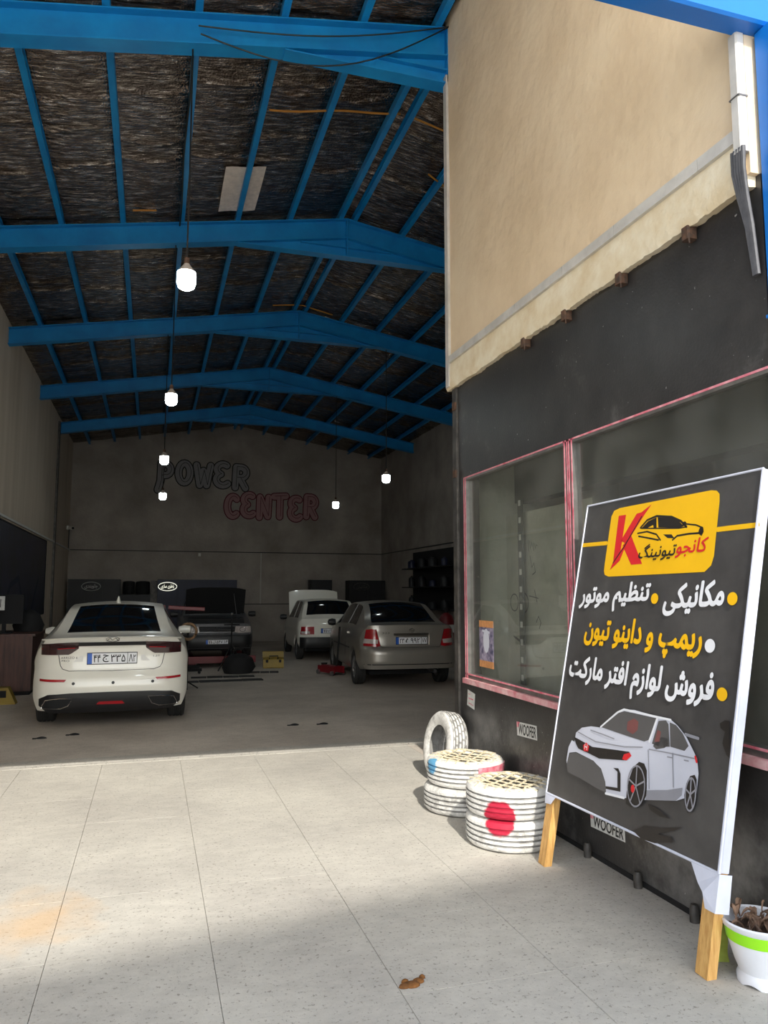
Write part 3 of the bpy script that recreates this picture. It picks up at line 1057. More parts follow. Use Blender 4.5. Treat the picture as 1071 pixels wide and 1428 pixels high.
# unseen roof added behind the camera to cast the soft foreground shade
cp = MB().box(-9, 9, -4.2, 0, 7.95, 8.15).build('wall_added_shade', M['roof'])
struct(cp, 'unseen roof added to shade the foreground')
cp.location = (0.0, -6.15, 0)
cp.rotation_euler = (0, 0, R(11))
for x in (-8.8, 8.8):
    for y in (-4.0, -0.2):
        MB().box(x - 0.08, x + 0.08, y - 0.08, y + 0.08, 0.0, 7.95).build('shade_roof_post', M['steel_post'], cp)

# ------------------------------------------------------------------ cars
def smooth_interp(xs, ys, x):
    """monotone cubic interpolation"""
    xs = list(xs)
    n = len(xs)
    if x <= xs[0]:
        return ys[0]
    if x >= xs[-1]:
        return ys[-1]
    d = [(ys[i + 1] - ys[i]) / (xs[i + 1] - xs[i]) for i in range(n - 1)]
    m = [d[0]] + [0 if d[i - 1] * d[i] <= 0 else 2 * d[i - 1] * d[i] / (d[i - 1] + d[i]) for i in range(1, n - 1)] + [d[-1]]
    i = max(k for k in range(n - 1) if xs[k] <= x)
    h = xs[i + 1] - xs[i]
    t = (x - xs[i]) / h
    return (2 * t ** 3 - 3 * t * t + 1) * ys[i] + (t ** 3 - 2 * t * t + t) * h * m[i] + (-2 * t ** 3 + 3 * t * t) * ys[i + 1] + (t ** 3 - t * t) * h * m[i + 1]


class Car:
    """body lofted along y (0 = rear bumper, L = nose); x to the right, z up"""
    G = [1.0, 0.93, 0.84, 0.74, 0.65, 0.58, 0.50, 0.40, 0.27, 0.13, 0.0]
    T = [k / 28 for k in range(29)]

    def __init__(s, L, table, rear, front, xr, xf):
        s.L, s.tab, s.rear, s.front, s.xr, s.xf = L, table, rear, front, xr, xf

    def par(s, y):
        return [smooth_interp(s.tab['y'], s.tab[k], y) for k in ('zb', 'hw', 'zbelt', 'hbelt', 'ztop', 'htop')]

    def side(s, y, t):
        zb, hw, zbelt, hbelt, zt, ht = s.par(y)
        z = zb + (zbelt - zb) * t
        k = 1 - 0.075 * max(0, (0.25 - t) / 0.25) ** 1.6
        x = hw * k + 0.006 * math.exp(-((t - 0.72) / 0.06) ** 2)
        if t > 0.70:
            q = (t - 0.70) / 0.30
            x += (hbelt - hw) * q * q
        return x, z

    def top(s, y, g):
        zb, hw, zbelt, hbelt, zt, ht = s.par(y)
        a = abs(g)
        if a >= 0.58:
            q = (1 - a) / 0.42
            x = hbelt + (ht - hbelt) * (q ** 0.95)
            z = zbelt + (zt - 0.045 * min(1, (zt - zbelt) / 0.3) - zbelt) * q
        else:
            x = ht * (1 - 0.10 * (0.58 - a) / 0.08) if a >= 0.5 else ht * 0.90 * a / 0.5
            z = zt - 0.045 * min(1, (zt - zbelt) / 0.3) * ((x / ht) ** 2)
        return math.copysign(x, g) if g else 0.0, z

    def section(s, y):
        """closed loop of (x, z): right side up, over the top, left side down, along the bottom"""
        g_all = s.G + [-g for g in s.G[-2::-1]]
        right = [s.side(y, t) for t in s.T]
        topp = [s.top(y, g) for g in g_all][1:-1]
        left = [(-x, z) for x, z in right[::-1]]
        hb = s.top(y, 1.0)[0]
        xb = right[0][0]
        bot = [(s.top(y, g)[0] / hb * xb, right[0][1]) for g in g_all[::-1]][1:-1]
        return right + topp + left + bot

    def body(s, name, mat, parent, arches, rad):
        ys_ = np.linspace(s.tab['y'][0], s.tab['y'][-1], 44)
        secs = [s.section(y) for y in ys_]
        n = len(secs[0])
        nt, ng = len(s.T), 2 * len(s.G) - 1
        V = []
        for i, (y, sec) in enumerate(zip(ys_, secs)):
            for x, z in sec:
                if i == 0:
                    yy = s.rear(x, z)
                elif i == len(secs) - 1:
                    yy = s.front(x, z)
                else:
                    yy = y
                V.append((x, yy, z))
        F = [(i * n + k, i * n + (k + 1) % n, (i + 1) * n + (k + 1) % n, (i + 1) * n + k) for i in range(len(secs) - 1) for k in range(n)]
        b = MB()
        b.add(V, F)
        for end, fn in ((0, s.rear), (len(secs) - 1, s.front)):
            y = ys_[end]
            g_all = s.G + [-g for g in s.G[-2::-1]]
            hb = s.top(y, 1.0)[0]
            fr = [s.top(y, g)[0] / hb for g in g_all]
            rows = []
            for j, t in enumerate(s.T):
                x, z = s.side(y, t)
                if j == nt - 1:
                    rows.append([(a, fn(a, c), c) for a, c in [s.top(y, g) for g in g_all]])
                else:
                    rows.append([(x * f, fn(x * f, z), z) for f in fr])
            vs = [p for r in rows for p in r]
            m = len(fr)
            b.add(vs, [(j * m + k, j * m + k + 1, (j + 1) * m + k + 1, (j + 1) * m + k) for j in range(nt - 1) for k in range(m - 1)])
        o = b.build(name, mat, None, smooth=True, weld=True, angle=32)
        # wheel arches cut out of the body
        cu = MB()
        for ay in arches:
            for sx in (-1, 1):
                Mx = Matrix.Translation((sx * 0.86, ay, rad + 0.015)) @ Matrix.Rotation(math.pi / 2, 4, 'Y')
                cu.lathe([(rad + 0.045, -0.26), (rad + 0.045, 0.3)], 36, Mx)
        c = cu.build('arch_cutter', M['matt_black'])
        md = o.modifiers.new('arches', 'BOOLEAN')
        md.operation = 'DIFFERENCE'
        md.object = c
        md.solver = 'EXACT'
        bpy.context.view_layer.update()
        me = bpy.data.meshes.new_from_object(o.evaluated_get(bpy.context.evaluated_depsgraph_get()))
        o.modifiers.clear()
        o.data = me
        bpy.data.objects.remove(c)
        bpy.data.objects.remove(o)
        if len(me.materials) == 0:
            me.materials.append(mat)
        o = link(name, me, parent)
        return o

    def on_rear(s, polys_cols, off, fn=None, n=(14, 5), sgn=-1):
        """sheet on the rear (or front) face; polys_cols = (lower polyline, upper polyline) in x, z"""
        fn = fn or s.rear
        lo, up = polys_cols

        def at(pl, a):
            xs = [i / (len(pl) - 1) for i in range(len(pl))]
            return np.interp(a, xs, [p[0] for p in pl]), np.interp(a, xs, [p[1] for p in pl])

        def f(a, b_):
            x0, z0 = at(lo, a)
            x1, z1 = at(up, a)
            x = x0 + (x1 - x0) * b_
            z = z0 + (z1 - z0) * b_
            return (x, fn(x, z) + sgn * off, z)
        return MB().slab(f, n[0], n[1], (0, sgn, 0), off + 0.012)

    def side_pane(s, y0, y1, g0, g1, sx, y0t=None, y1t=None):
        y0t = y0 if y0t is None else y0t
        y1t = y1 if y1t is None else y1t

        def f(a, b_):
            y = (y0 + (y1 - y0) * a) * (1 - b_) + (y0t + (y1t - y0t) * a) * b_
            x, z = s.top(y, g0 + (g1 - g0) * b_)
            return (sx * (x + 0.004), y, z + 0.002)
        return MB().slab(f, 12, 5, (sx, 0, 0), 0.012)

    def top_pane(s, y0, y1, gm0, gm1, off=0.005):
        def f(a, b_):
            y = y0 + (y1 - y0) * b_
            g = (2 * a - 1) * (gm0 + (gm1 - gm0) * b_)
            x, z = s.top(y, g)
            dz = (s.par(min(y + .02, s.tab['y'][-1]))[4] - s.par(max(y - .02, s.tab['y'][0]))[4]) / 0.04
            k = 1 / math.hypot(1, dz)
            return (x, y - off * dz * k, z + off * k)
        return MB().slab(f, 14, 8, (0, 0, 1), 0.01)


def sstep(a, b, x):
    t = min(1, max(0, (x - a) / (b - a)))
    return t * t * (3 - 2 * t)


TW = {}


def wheel(parent, x, y, rad, width, mat_rim='rim', name='wheel'):
    key = (rad, width, mat_rim)
    if key not in TW:
        w2, ri = width / 2, rad * 0.66
        pr = [(ri, -w2 * 0.82), (ri + 0.02, -w2 * 0.95), (rad * 0.86, -w2), (rad * 0.96, -w2 * 0.93), (rad, -w2 * 0.74)]
        for c in (-0.45, 0.0, 0.45):
            pr += [(rad, w2 * (c - 0.10)), (rad - 0.010, w2 * (c - 0.08)), (rad - 0.010, w2 * (c + 0.08)), (rad, w2 * (c + 0.10))]
        pr += [(rad, w2 * 0.74), (rad * 0.96, w2 * 0.93), (rad * 0.86, w2), (ri + 0.02, w2 * 0.95), (ri, w2 * 0.82)]
        t = MB().lathe(pr, 40, Matrix.Rotation(math.pi / 2, 4, 'Y'), closed=True).build('tyre', M['rubber'], None, True, angle=30)
        rb = MB().lathe([(ri, -w2 * 0.8), (ri, w2 * 0.75), (ri * 0.93, w2 * 0.78), (ri * 0.88, w2 * 0.55), (ri * 0.3, w2 * 0.35), (0.0, w2 * 0.35)], 32, Matrix.Rotation(math.pi / 2, 4, 'Y'))
        for k in range(7):
            Mx = Matrix.Rotation(2 * math.pi * k / 7, 4, 'X')
            rb.box(w2 * 0.36, w2 * 0.72, -0.022, 0.022, 0.03, ri * 0.92, 0.0, Mx)
        rb.lathe([(0.055, w2 * 0.3), (0.055, w2 * 0.74), (0.0, w2 * 0.76)], 16, Matrix.Rotation(math.pi / 2, 4, 'Y'))
        r = rb.build('rim', M[mat_rim], None, True, angle=30)
        TW[key] = (t.data, r.data)
        bpy.data.objects.remove(t)
        bpy.data.objects.remove(r)
    td, rd = TW[key]
    sx = 1 if x > 0 else -1
    w = link(name, td, parent, (x, y, rad), (0, 0, 0 if sx > 0 else math.pi))
    link('rim', rd, w)
    return w


def plate(car, root, x0, x1, z0, z1, num, fn=None, sgn=-1, off=0.012, flip=False):
    fn = fn or car.rear
    xm, zm = (x0 + x1) / 2, (z0 + z1) / 2
    ym = min(fn(x0, zm), fn(x1, zm), fn(xm, zm)) if sgn < 0 else max(fn(x0, zm), fn(x1, zm), fn(xm, zm))
    y = ym + sgn * off
    p = MB().box(x0, x1, min(y, y - sgn * 0.01), max(y, y - sgn * 0.01), z0, z1).build('number_plate', M['plate'], root)
    e = 0.006
    fx = (lambda u: x0 + (x1 - x0) * u) if sgn < 0 else (lambda u: x1 - (x1 - x0) * u)
    fz = lambda v: z0 + (z1 - z0) * v
    fr = MB()
    yb = y + sgn * 0.003
    for u0, u1, v0, v1 in ((0, 1, 0, .06), (0, 1, .94, 1), (0, .012, 0, 1), (.988, 1, 0, 1), (.80, .81, 0, 1)):
        a, b = sorted((fx(u0), fx(u1)))
        fr.box(a, b, min(yb, y), max(yb, y), fz(v0), fz(v1))
    fr.build('plate_border', M['ink'], p)
    a, b = sorted((fx(0.012), fx(0.10)))
    MB().box(a, b, min(yb, y), max(yb, y), fz(.06), fz(.94)).build('plate_band', M['plate_blue'], p)
    spans = ((0.13, 0.27), (0.31, 0.43), (0.47, 0.76), (0.83, 0.97))
    for (u0, u1), t in zip(spans, num):
        put_text('plate_number', t, lambda u, v: (fx(u0 + (u1 - u0) * u), y + sgn * 0.0035, fz(0.18 + 0.64 * v)), M['ink'], p, 0.012, rtl=t[0] in ARAB)
    return p


def strip_on(car, pts, w, off, mat, name, parent, fn=None, sgn=-1):
    """thin line along a polyline (x, z) on the rear face"""
    fn = fn or car.rear
    b = MB()
    b.tube([(x, fn(x, z) + sgn * off, z) for x, z in pts], w, 6)
    return b.build(name, mat, parent, True)


# ---- white saloon, seen from behind
def rear_white(x, z):
    a = abs(x)
    y = 0.05 * (a / 0.9) ** 2 + 0.26 * max(0, (a - 0.62) / 0.28) ** 2.2
    y += np.interp(z, [0.18, 0.26, 0.36, 0.52, 0.60, 0.70, 0.86, 0.98, 1.02, 1.06, 1.3], [0.10, 0.04, 0.01, 0.0, 0.015, 0.07, 0.085, 0.075, 0.03, 0.0, 0.0])
    return float(y)


def front_std(L, hw):
    def f(x, z):
        a = abs(x)
        return L - (0.10 * (a / hw) ** 2 + 0.30 * max(0, (a - 0.6 * hw) / (0.4 * hw)) ** 2 + float(np.interp(z, [0.2, 0.35, 0.55, 0.8], [0.08, 0.0, 0.02, 0.10])))
    return f


white_tab = dict(y=[0.36, 0.50, 0.72, 1.05, 1.45, 2.20, 2.75, 3.20, 3.62, 4.05, 4.25],
                 zb=[0.24, 0.21, 0.19, 0.18, 0.18, 0.18, 0.18, 0.18, 0.18, 0.20, 0.22],
                 hw=[0.885, 0.90, 0.905, 0.905, 0.905, 0.905, 0.905, 0.905, 0.90, 0.875, 0.84],
                 zbelt=[1.00, 1.02, 1.02, 1.01, 0.99, 0.97, 0.96, 0.96, 0.95, 0.86, 0.78],
                 hbelt=[0.80, 0.84, 0.865, 0.88, 0.88, 0.88, 0.88, 0.88, 0.86, 0.82, 0.76],
                 ztop=[1.075, 1.10, 1.17, 1.34, 1.46, 1.495, 1.45, 1.25, 1.04, 0.95, 0.87],
                 htop=[0.74, 0.72, 0.69, 0.635, 0.60, 0.60, 0.61, 0.67, 0.75, 0.74, 0.70])
wc = Car(4.65, white_tab, rear_white, front_std(4.65, 0.9), 0, 0)
WR = empty('white_saloon', (-0.43, 9.72, 0), R(0.5))
tag(WR, 'clean white saloon seen from behind, parked left of centre', 'car')
bo = wc.body('body', M['white_paint'], WR, (0.93, 3.63), 0.33)
# deck spoiler
sp = MB()


def spoil(a, b_):
    x = -0.80 + 1.60 * a
    t = b_ * 2 * math.pi
    k = 1 - 0.5 * abs(2 * a - 1) ** 4
    y = rear_white(x, 1.06) + 0.09 + 0.10 * k * math.cos(t)
    return (x, y, 1.072 - 0.02 * abs(2 * a - 1) ** 3 + 0.022 * k * math.sin(t) - 0.012 * math.cos(t))


sp.grid(spoil, 26, 12)
sp.build('boot_spoiler', M['white_paint'], WR, True, weld=True)
wc.top_pane(0.60, 1.40, 0.44, 0.44).build('rear_window', M['car_glass'], WR, True)
for sx in (-1, 1):
    wc.side_pane(0.95, 1.75, 0.93, 0.60, sx, 1.30, 1.75).build('side_window', M['car_glass'], WR, True)
    wc.side_pane(1.85, 3.15, 0.93, 0.60, sx, 1.85, 2.75).build('side_window', M['car_glass'], WR, True)
wc.top_pane(2.80, 3.55, 0.46, 0.46).build('windscreen', M['car_glass'], WR, True)
MB().lathe([(0.035, 0), (0.02, 0.05), (0.006, 0.085), (0, 0.09)], 12, Matrix.Translation((0.0, 1.62, 1.47)) @ Matrix.Diagonal((1.0, 2.4, 1.15, 1))).build('roof_fin', M['white_paint'], WR, True)
# full-width tail lamp bar
for sx in (-1, 1):
    wc.on_rear(([(sx * 0.80, 0.885), (sx * 0.62, 0.885), (sx * 0.48, 0.885), (sx * 0.38, 0.955)], [(sx * 0.80, 1.01), (sx * 0.62, 1.025), (sx * 0.48, 1.03), (sx * 0.38, 1.03)]), 0.010) \
        .build('tail_lamp', M['tail_dark'], WR, True)
    l = strip_on(wc, [(sx * 0.79, 0.955), (sx * 0.6, 0.955), (sx * 0.42, 0.962)], 0.006, 0.012, M['tail_red'], 'lamp_tube', WR)
    wc.on_rear(([(sx * 0.80, 0.89), (sx * 0.74, 0.885), (sx * 0.70, 0.89)], [(sx * 0.80, 0.99), (sx * 0.74, 1.0), (sx * 0.70, 1.0)]), 0.0115, n=(6, 3)).build('lamp_segment', M['tail_dark'], WR, True)
    wc.on_rear(([(sx * 0.80, 0.585), (sx * 0.52, 0.575)], [(sx * 0.80, 0.612), (sx * 0.50, 0.602)]), 0.008, n=(10, 2)).build('reflector', M['tail_red'], WR, True)
    # exhaust surround
    ex = wc.on_rear(([(sx * 0.77, 0.275), (sx * 0.55, 0.27), (sx * 0.47, 0.30)], [(sx * 0.72, 0.365), (sx * 0.56, 0.385), (sx * 0.42, 0.385)]), 0.03, n=(8, 2)).build('exhaust_recess', M['matt_black'], WR, True)
    loop = [(sx * 0.77, 0.275), (sx * 0.55, 0.27), (sx * 0.47, 0.30), (sx * 0.42, 0.385), (sx * 0.56, 0.39), (sx * 0.72, 0.37), (sx * 0.77, 0.275)]
    strip_on(wc, loop, 0.006, 0.034, M['chrome'], 'exhaust_trim', WR)
    strip_on(wc, [(sx * 0.60, 0.88), (sx * 0.575, 0.76), (sx * 0.55, 0.72), (sx * 0.48, 0.695), (sx * 0.0, 0.69)], 0.004, 0.0005, M['matt_black'], 'boot_seam', WR)
    wc.on_rear(([(sx * 0.435, 0.80), (sx * 0.33, 0.80)], [(sx * 0.36, 0.87), (sx * 0.325, 0.87)]), 0.004, n=(4, 2)).build('plate_recess_edge', M['offwhite'], WR, True)
wc.on_rear(([(-0.40, 0.985), (0.40, 0.985)], [(-0.40, 1.03), (0.40, 1.03)]), 0.009, n=(18, 2)).build('lamp_bar', M['black_plastic'], WR, True)
wc.on_rear(([(-0.80, 0.30), (-0.70, 0.225), (-0.45, 0.21), (0, 0.205), (0.45, 0.21), (0.70, 0.225), (0.80, 0.30)],
            [(-0.80, 0.38), (-0.70, 0.43), (-0.45, 0.445), (0, 0.45), (0.45, 0.445), (0.70, 0.43), (0.80, 0.38)]), 0.010, n=(30, 5)).build('bumper_insert', M['black_plastic'], WR, True)
wc.on_rear(([(-0.16, 0.305), (0.16, 0.305)], [(-0.13, 0.34), (0.13, 0.34)]), 0.016, n=(6, 2)).build('fog_lamp', M['tail_red'], WR, True)
for x in (-0.42, 0.02, 0.47):
    MB().lathe([(0.018, -0.004), (0.018, 0.004), (0.0, 0.006)], 12, Matrix.Translation((x, rear_white(x, 0.555), 0.555)) @ Matrix.Rotation(math.pi / 2, 4, 'X')).build('parking_sensor', M['black_plastic'], WR)
plate(wc, WR, -0.285, 0.285, 0.765, 0.905, ('۴۴', 'ج', '۳۳۵', 'Λ۲'))
strip_on(wc, [(x, z) for x, z in ell(0, 1.062, 0.075, 0.028, 20)] + [(0.075, 1.062)], 0.005, 0.006, M['chrome'], 'boot_emblem', WR)
strip_on(wc, [(-0.06, 1.05), (-0.03, 1.078), (0.0, 1.052), (0.03, 1.078), (0.06, 1.05)], 0.005, 0.008, M['chrome'], 'boot_emblem_letter', WR)
for bx0, bz0, bx1, bz1, t in ((-0.575, 0.835, -0.39, 0.862, 'ARRIZO 6'), (-0.565, 0.800, -0.48, 0.826, 'PRO'), (0.47, 0.84, 0.55, 0.862, '1.5T')):
    put_text('badge_lettering', t, lambda u, v: (bx0 + (bx1 - bx0) * u, rear_white(bx0 + (bx1 - bx0) * u, 0.85) - 0.004, bz0 + (bz1 - bz0) * v), M['steel_post'], WR, 0.0, rtl=False)
for sx in (-1, 1):
    for y in (0.93, 3.63):
        wheel(WR, sx * 0.785, y, 0.33, 0.215)
    mr = MB().lathe([(0.0, -0.09), (0.05, -0.08), (0.075, 0.0), (0.06, 0.07), (0.0, 0.085)], 14, Matrix.Translation((sx * 0.98, 3.02, 1.03)) @ Matrix.Rotation(math.pi / 2, 4, 'Y') @ Matrix.Diagonal((0.9, 0.7, 1.2, 1)))
    mr.box(sx * 0.86, sx * 0.93, 3.0, 3.05, 0.97, 1.0)
    mr.build('door_mirror', M['white_paint'], WR, True)
MB().box(-0.70, 0.70, 0.5, 4.2, 0.17, 0.20).build('underbody', M['matt_black'], WR)
MB().box(-0.66, 0.66, 0.88, 0.98, 0.20, 0.32).build('rear_axle', M['matt_black'], WR)

# ---- champagne saloon, seen from behind and its left side
def rear_silver(x, z):
    a = abs(x)
    y = 0.05 * (a / 0.85) ** 2 + 0.22 * max(0, (a - 0.6) / 0.25) ** 2.3
    y += np.interp(z, [0.25, 0.33, 0.45, 0.60, 0.66, 0.70, 0.85, 1.00, 1.06, 1.3], [0.08, 0.02, 0.0, 0.0, 0.02, 0.075, 0.09, 0.09, 0.11, 0.13])
    return float(y)


silver_tab = dict(y=[0.34, 0.50, 0.72, 1.0, 1.38, 2.05, 2.60, 3.05, 3.45, 3.85, 4.0],
                  zb=[0.33, 0.30, 0.27, 0.25, 0.24, 0.24, 0.24, 0.24, 0.24, 0.26, 0.28],
                  hw=[0.84, 0.855, 0.86, 0.86, 0.86, 0.86, 0.86, 0.86, 0.855, 0.83, 0.80],
                  zbelt=[1.00, 1.01, 1.01, 1.00, 0.99, 0.97, 0.96, 0.95, 0.93, 0.86, 0.80],
                  hbelt=[0.77, 0.80, 0.82, 0.825, 0.83, 0.83, 0.83, 0.83, 0.82, 0.78, 0.74],
                  ztop=[1.065, 1.08, 1.14, 1.31, 1.44, 1.47, 1.43, 1.24, 1.01, 0.95, 0.88],
                  htop=[0.72, 0.71, 0.69, 0.635, 0.595, 0.59, 0.60, 0.65, 0.73, 0.72, 0.68])
sv = Car(4.35, silver_tab, rear_silver, front_std(4.35, 0.86), 0, 0)
SR = empty('champagne_saloon', (4.25, 12.36, 0), R(-4.5))
tag(SR, 'champagne grey saloon seen from behind, parked right of centre', 'car')
sv.body('body', M['silver_paint'], SR, (0.92, 3.50), 0.30)
sv.top_pane(0.60, 1.33, 0.46, 0.46).build('rear_window', M['car_glass'], SR, True)
sv.top_pane(2.66, 3.38, 0.46, 0.46).build('windscreen', M['car_glass'], SR, True)
for sx in (-1, 1):
    sv.side_pane(0.98, 1.70, 0.94, 0.60, sx, 1.22, 1.70).build('side_window', M['car_glass'], SR, True)
    sv.side_pane(1.78, 2.98, 0.94, 0.60, sx, 1.78, 2.56).build('side_window', M['car_glass'], SR, True)
    lampo = sv.on_rear(([(sx * 0.80, 0.715), (sx * 0.60, 0.70), (sx * 0.53, 0.715)], [(sx * 0.76, 0.985), (sx * 0.68, 1.0), (sx * 0.60, 0.99)]), 0.010, n=(10, 6)).build('tail_lamp', M['tail_red'], SR, True)
    sv.on_rear(([(sx * 0.80, 0.755), (sx * 0.575, 0.755)], [(sx * 0.785, 0.835), (sx * 0.565, 0.82)]), 0.013, n=(10, 2)).build('clear_lens', M['tail_clear'], lampo, True)
    strip_on(sv, [(sx * 0.60, 1.0), (sx * 0.53, 0.72), (sx * 0.50, 0.69), (0, 0.688)], 0.004, 0.001, M['matt_black'], 'boot_seam', SR)
    for yy in (1.74,):
        b = MB()
        b.tube([(sx * (sv.side(yy, t)[0] + 0.001), yy, sv.side(yy, t)[1]) for t in (0.05, 0.3, 0.6, 0.95)], 0.004, 5)
        b.build('door_seam', M['matt_black'], SR)
    b = MB()
    b.tube([(sx * (sv.side(y, 0.5)[0] + 0.004), y, 0.62) for y in np.linspace(1.3, 3.1, 8)], 0.014, 6)
    b.build('rub_strip', M['black_plastic'], SR, True)
    for y in (1.5, 2.45):
        MB().box(sx * 0.862 - 0.015, sx * 0.862 + 0.015, y - 0.07, y + 0.07, 0.87, 0.90, 0.006).build('door_handle', M['silver_paint'], SR)
    for y in (0.92, 3.50):
        wheel(SR, sx * 0.755, y, 0.30, 0.19)
    mr = MB().lathe([(0.0, -0.09), (0.055, -0.07), (0.075, 0.0), (0.06, 0.07), (0.0, 0.085)], 14, Matrix.Translation((sx * 0.95, 2.84, 1.02)) @ Matrix.Rotation(math.pi / 2, 4, 'Y'))
    mr.build('door_mirror', M['black_plastic'], SR, True)
plate(sv, SR, -0.27, 0.29, 0.735, 0.865, ('۲۳', 'ه', '۹۹۲', '۷۷'))
sv.on_rear(([(-0.30, 0.885), (0.32, 0.885)], [(-0.30, 0.925), (0.32, 0.925)]), 0.016, n=(10, 2)).build('boot_garnish', M['chrome'], SR, True)
strip_on(sv, [(0.32, 0.90), (0.33, 0.80), (0.32, 0.73)], 0.008, 0.014, M['chrome'], 'plate_trim', SR)
strip_on(sv, ell(0.02, 0.975, 0.045, 0.03, 16) + [(0.065, 0.975)], 0.004, 0.004, M['chrome'], 'boot_emblem', SR)
strip_on(sv, [(-0.02, 0.98), (0.02, 0.968), (0.06, 0.98)], 0.004, 0.004, M['chrome'], 'boot_emblem_letter', SR)
put_text('badge_lettering', '323', lambda u, v: (-0.50 + 0.13 * u, rear_silver(-0.45, 0.93) - 0.006, 0.915 + 0.03 * v), M['steel_post'], SR, 0.01, rtl=False)
sv.on_rear(([(-0.80, 0.40), (0.80, 0.40)], [(-0.80, 0.415), (0.80, 0.415)]), 0.003, n=(20, 1)).build('bumper_crease', M['black_plastic'], SR, True)
MB().box(-0.64, 0.64, 0.5, 4.0, 0.20, 0.26).build('underbody', M['matt_black'], SR)
MB().tube([(0.42, 0.05, 0.28), (0.42, 0.5, 0.28)], 0.03, 10).build('exhaust_pipe', M['rim'], SR, True)
MB().box(-0.6, 0.6, 0.88, 0.96, 0.22, 0.30).build('rear_axle', M['matt_black'], SR)

# ---- white hatchback with its bonnet up, behind the champagne car
def rear_hatch(x, z):
    a = abs(x)
    y = 0.04 * (a / 0.8) ** 2 + 0.16 * max(0, (a - 0.6) / 0.2) ** 2.4
    y += np.interp(z, [0.25, 0.35, 0.5, 0.56, 0.60, 0.85, 0.95, 1.3], [0.05, 0.0, 0.0, 0.02, 0.06, 0.09, 0.13, 0.3])
    return float(y)


hatch_tab = dict(y=[0.30, 0.42, 0.60, 0.80, 1.2, 1.8, 2.25, 2.55, 2.85, 3.2, 3.35],
                 zb=[0.30, 0.27, 0.25, 0.24, 0.24, 0.24, 0.24, 0.24, 0.24, 0.26, 0.28],
                 hw=[0.78, 0.80, 0.80, 0.80, 0.80, 0.80, 0.80, 0.80, 0.79, 0.78, 0.76],
                 zbelt=[0.93, 0.94, 0.94, 0.93, 0.92, 0.91, 0.90, 0.90, 0.88, 0.84, 0.80],
                 hbelt=[0.75, 0.77, 0.77, 0.77, 0.77, 0.77, 0.77, 0.77, 0.76, 0.74, 0.72],
                 ztop=[0.99, 1.16, 1.37, 1.44, 1.46, 1.46, 1.40, 1.20, 0.98, 0.94, 0.88],
                 htop=[0.70, 0.66, 0.60, 0.585, 0.58, 0.58, 0.59, 0.63, 0.70, 0.70, 0.68])
hb = Car(3.6, hatch_tab, rear_hatch, front_std(3.6, 0.8), 0, 0)
HR = empty('white_hatchback', (4.16, 18.0, 0), R(-3))
tag(HR, 'white hatchback with raised bonnet, half hidden behind the champagne saloon', 'car')
hb.body('body', M['white_paint'], HR, (0.62, 2.95), 0.27)
hb.top_pane(0.34, 0.70, 0.47, 0.47).build('rear_window', M['car_glass'], HR, True)
for sx in (-1, 1):
    hb.side_pane(0.62, 1.32, 0.94, 0.60, sx, 0.82, 1.32).build('side_window', M['car_glass'], HR, True)
    hb.side_pane(1.40, 2.48, 0.94, 0.60, sx, 1.40, 2.18).build('side_window', M['car_glass'], HR, True)
    lo_ = hb.on_rear(([(sx * 0.74, 0.62), (sx * 0.42, 0.62)], [(sx * 0.72, 0.80), (sx * 0.42, 0.80)]), 0.01, n=(8, 3)).build('tail_lamp', M['tail_red'], HR, True)
    hb.on_rear(([(sx * 0.72, 0.635), (sx * 0.52, 0.635)], [(sx * 0.72, 0.69), (sx * 0.52, 0.69)]), 0.012, n=(6, 1)).build('clear_lens', M['tail_clear'], lo_, True)
    for y in (0.62, 2.95):
        wheel(HR, sx * 0.70, y, 0.27, 0.165)
    mr = MB().lathe([(0.0, -0.1), (0.06, -0.08), (0.07, 0.0), (0.06, 0.08), (0.0, 0.09)], 12, Matrix.Translation((sx * 0.90, 2.35, 0.97)) @ Matrix.Rotation(math.pi / 2, 4, 'Y'))
    mr.build('door_mirror', M['black_plastic'], HR, True)
hb.on_rear(([(-0.76, 0.30), (0.76, 0.30)], [(-0.76, 0.555), (0.76, 0.555)]), 0.02, n=(20, 4)).build('rear_bumper', M['black_plastic'], HR, True)
plate(hb, HR, -0.26, 0.26, 0.64, 0.76, ('۱۱', 'ب', '۴۵۲', 'Λ۲'))
hood = MB().slab(lambda a, b: (-0.68 + 1.36 * a, 2.86 + 0.22 * b + 0.03 * math.sin(math.pi * a), 0.99 + (0.70 - 0.06 * abs(2 * a - 1) ** 4) * b), 12, 8, (0, -1, 0), 0.03)
hood.build('raised_bonnet', M['white_paint'], HR, True)
MB().box(-0.6, 0.6, 0.4, 3.3, 0.2, 0.26).build('underbody', M['matt_black'], HR)

# ---- dark silver saloon facing the camera with its bonnet up
def front_dark(x, z):
    a = abs(x)
    y = 0.05 * (a / 0.8) ** 2 + 0.20 * max(0, (a - 0.58) / 0.22) ** 2.3
    y += np.interp(z, [0.22, 0.32, 0.5, 0.56, 0.60, 0.74, 0.9], [0.06, 0.0, 0.0, 0.03, 0.05, 0.08, 0.14])
    return float(y)


def rear_dark(x, z):
    return 3.9 - 0.08 * abs(x) - 0.15 * max(0, (abs(x) - 0.55) / 0.25) ** 2


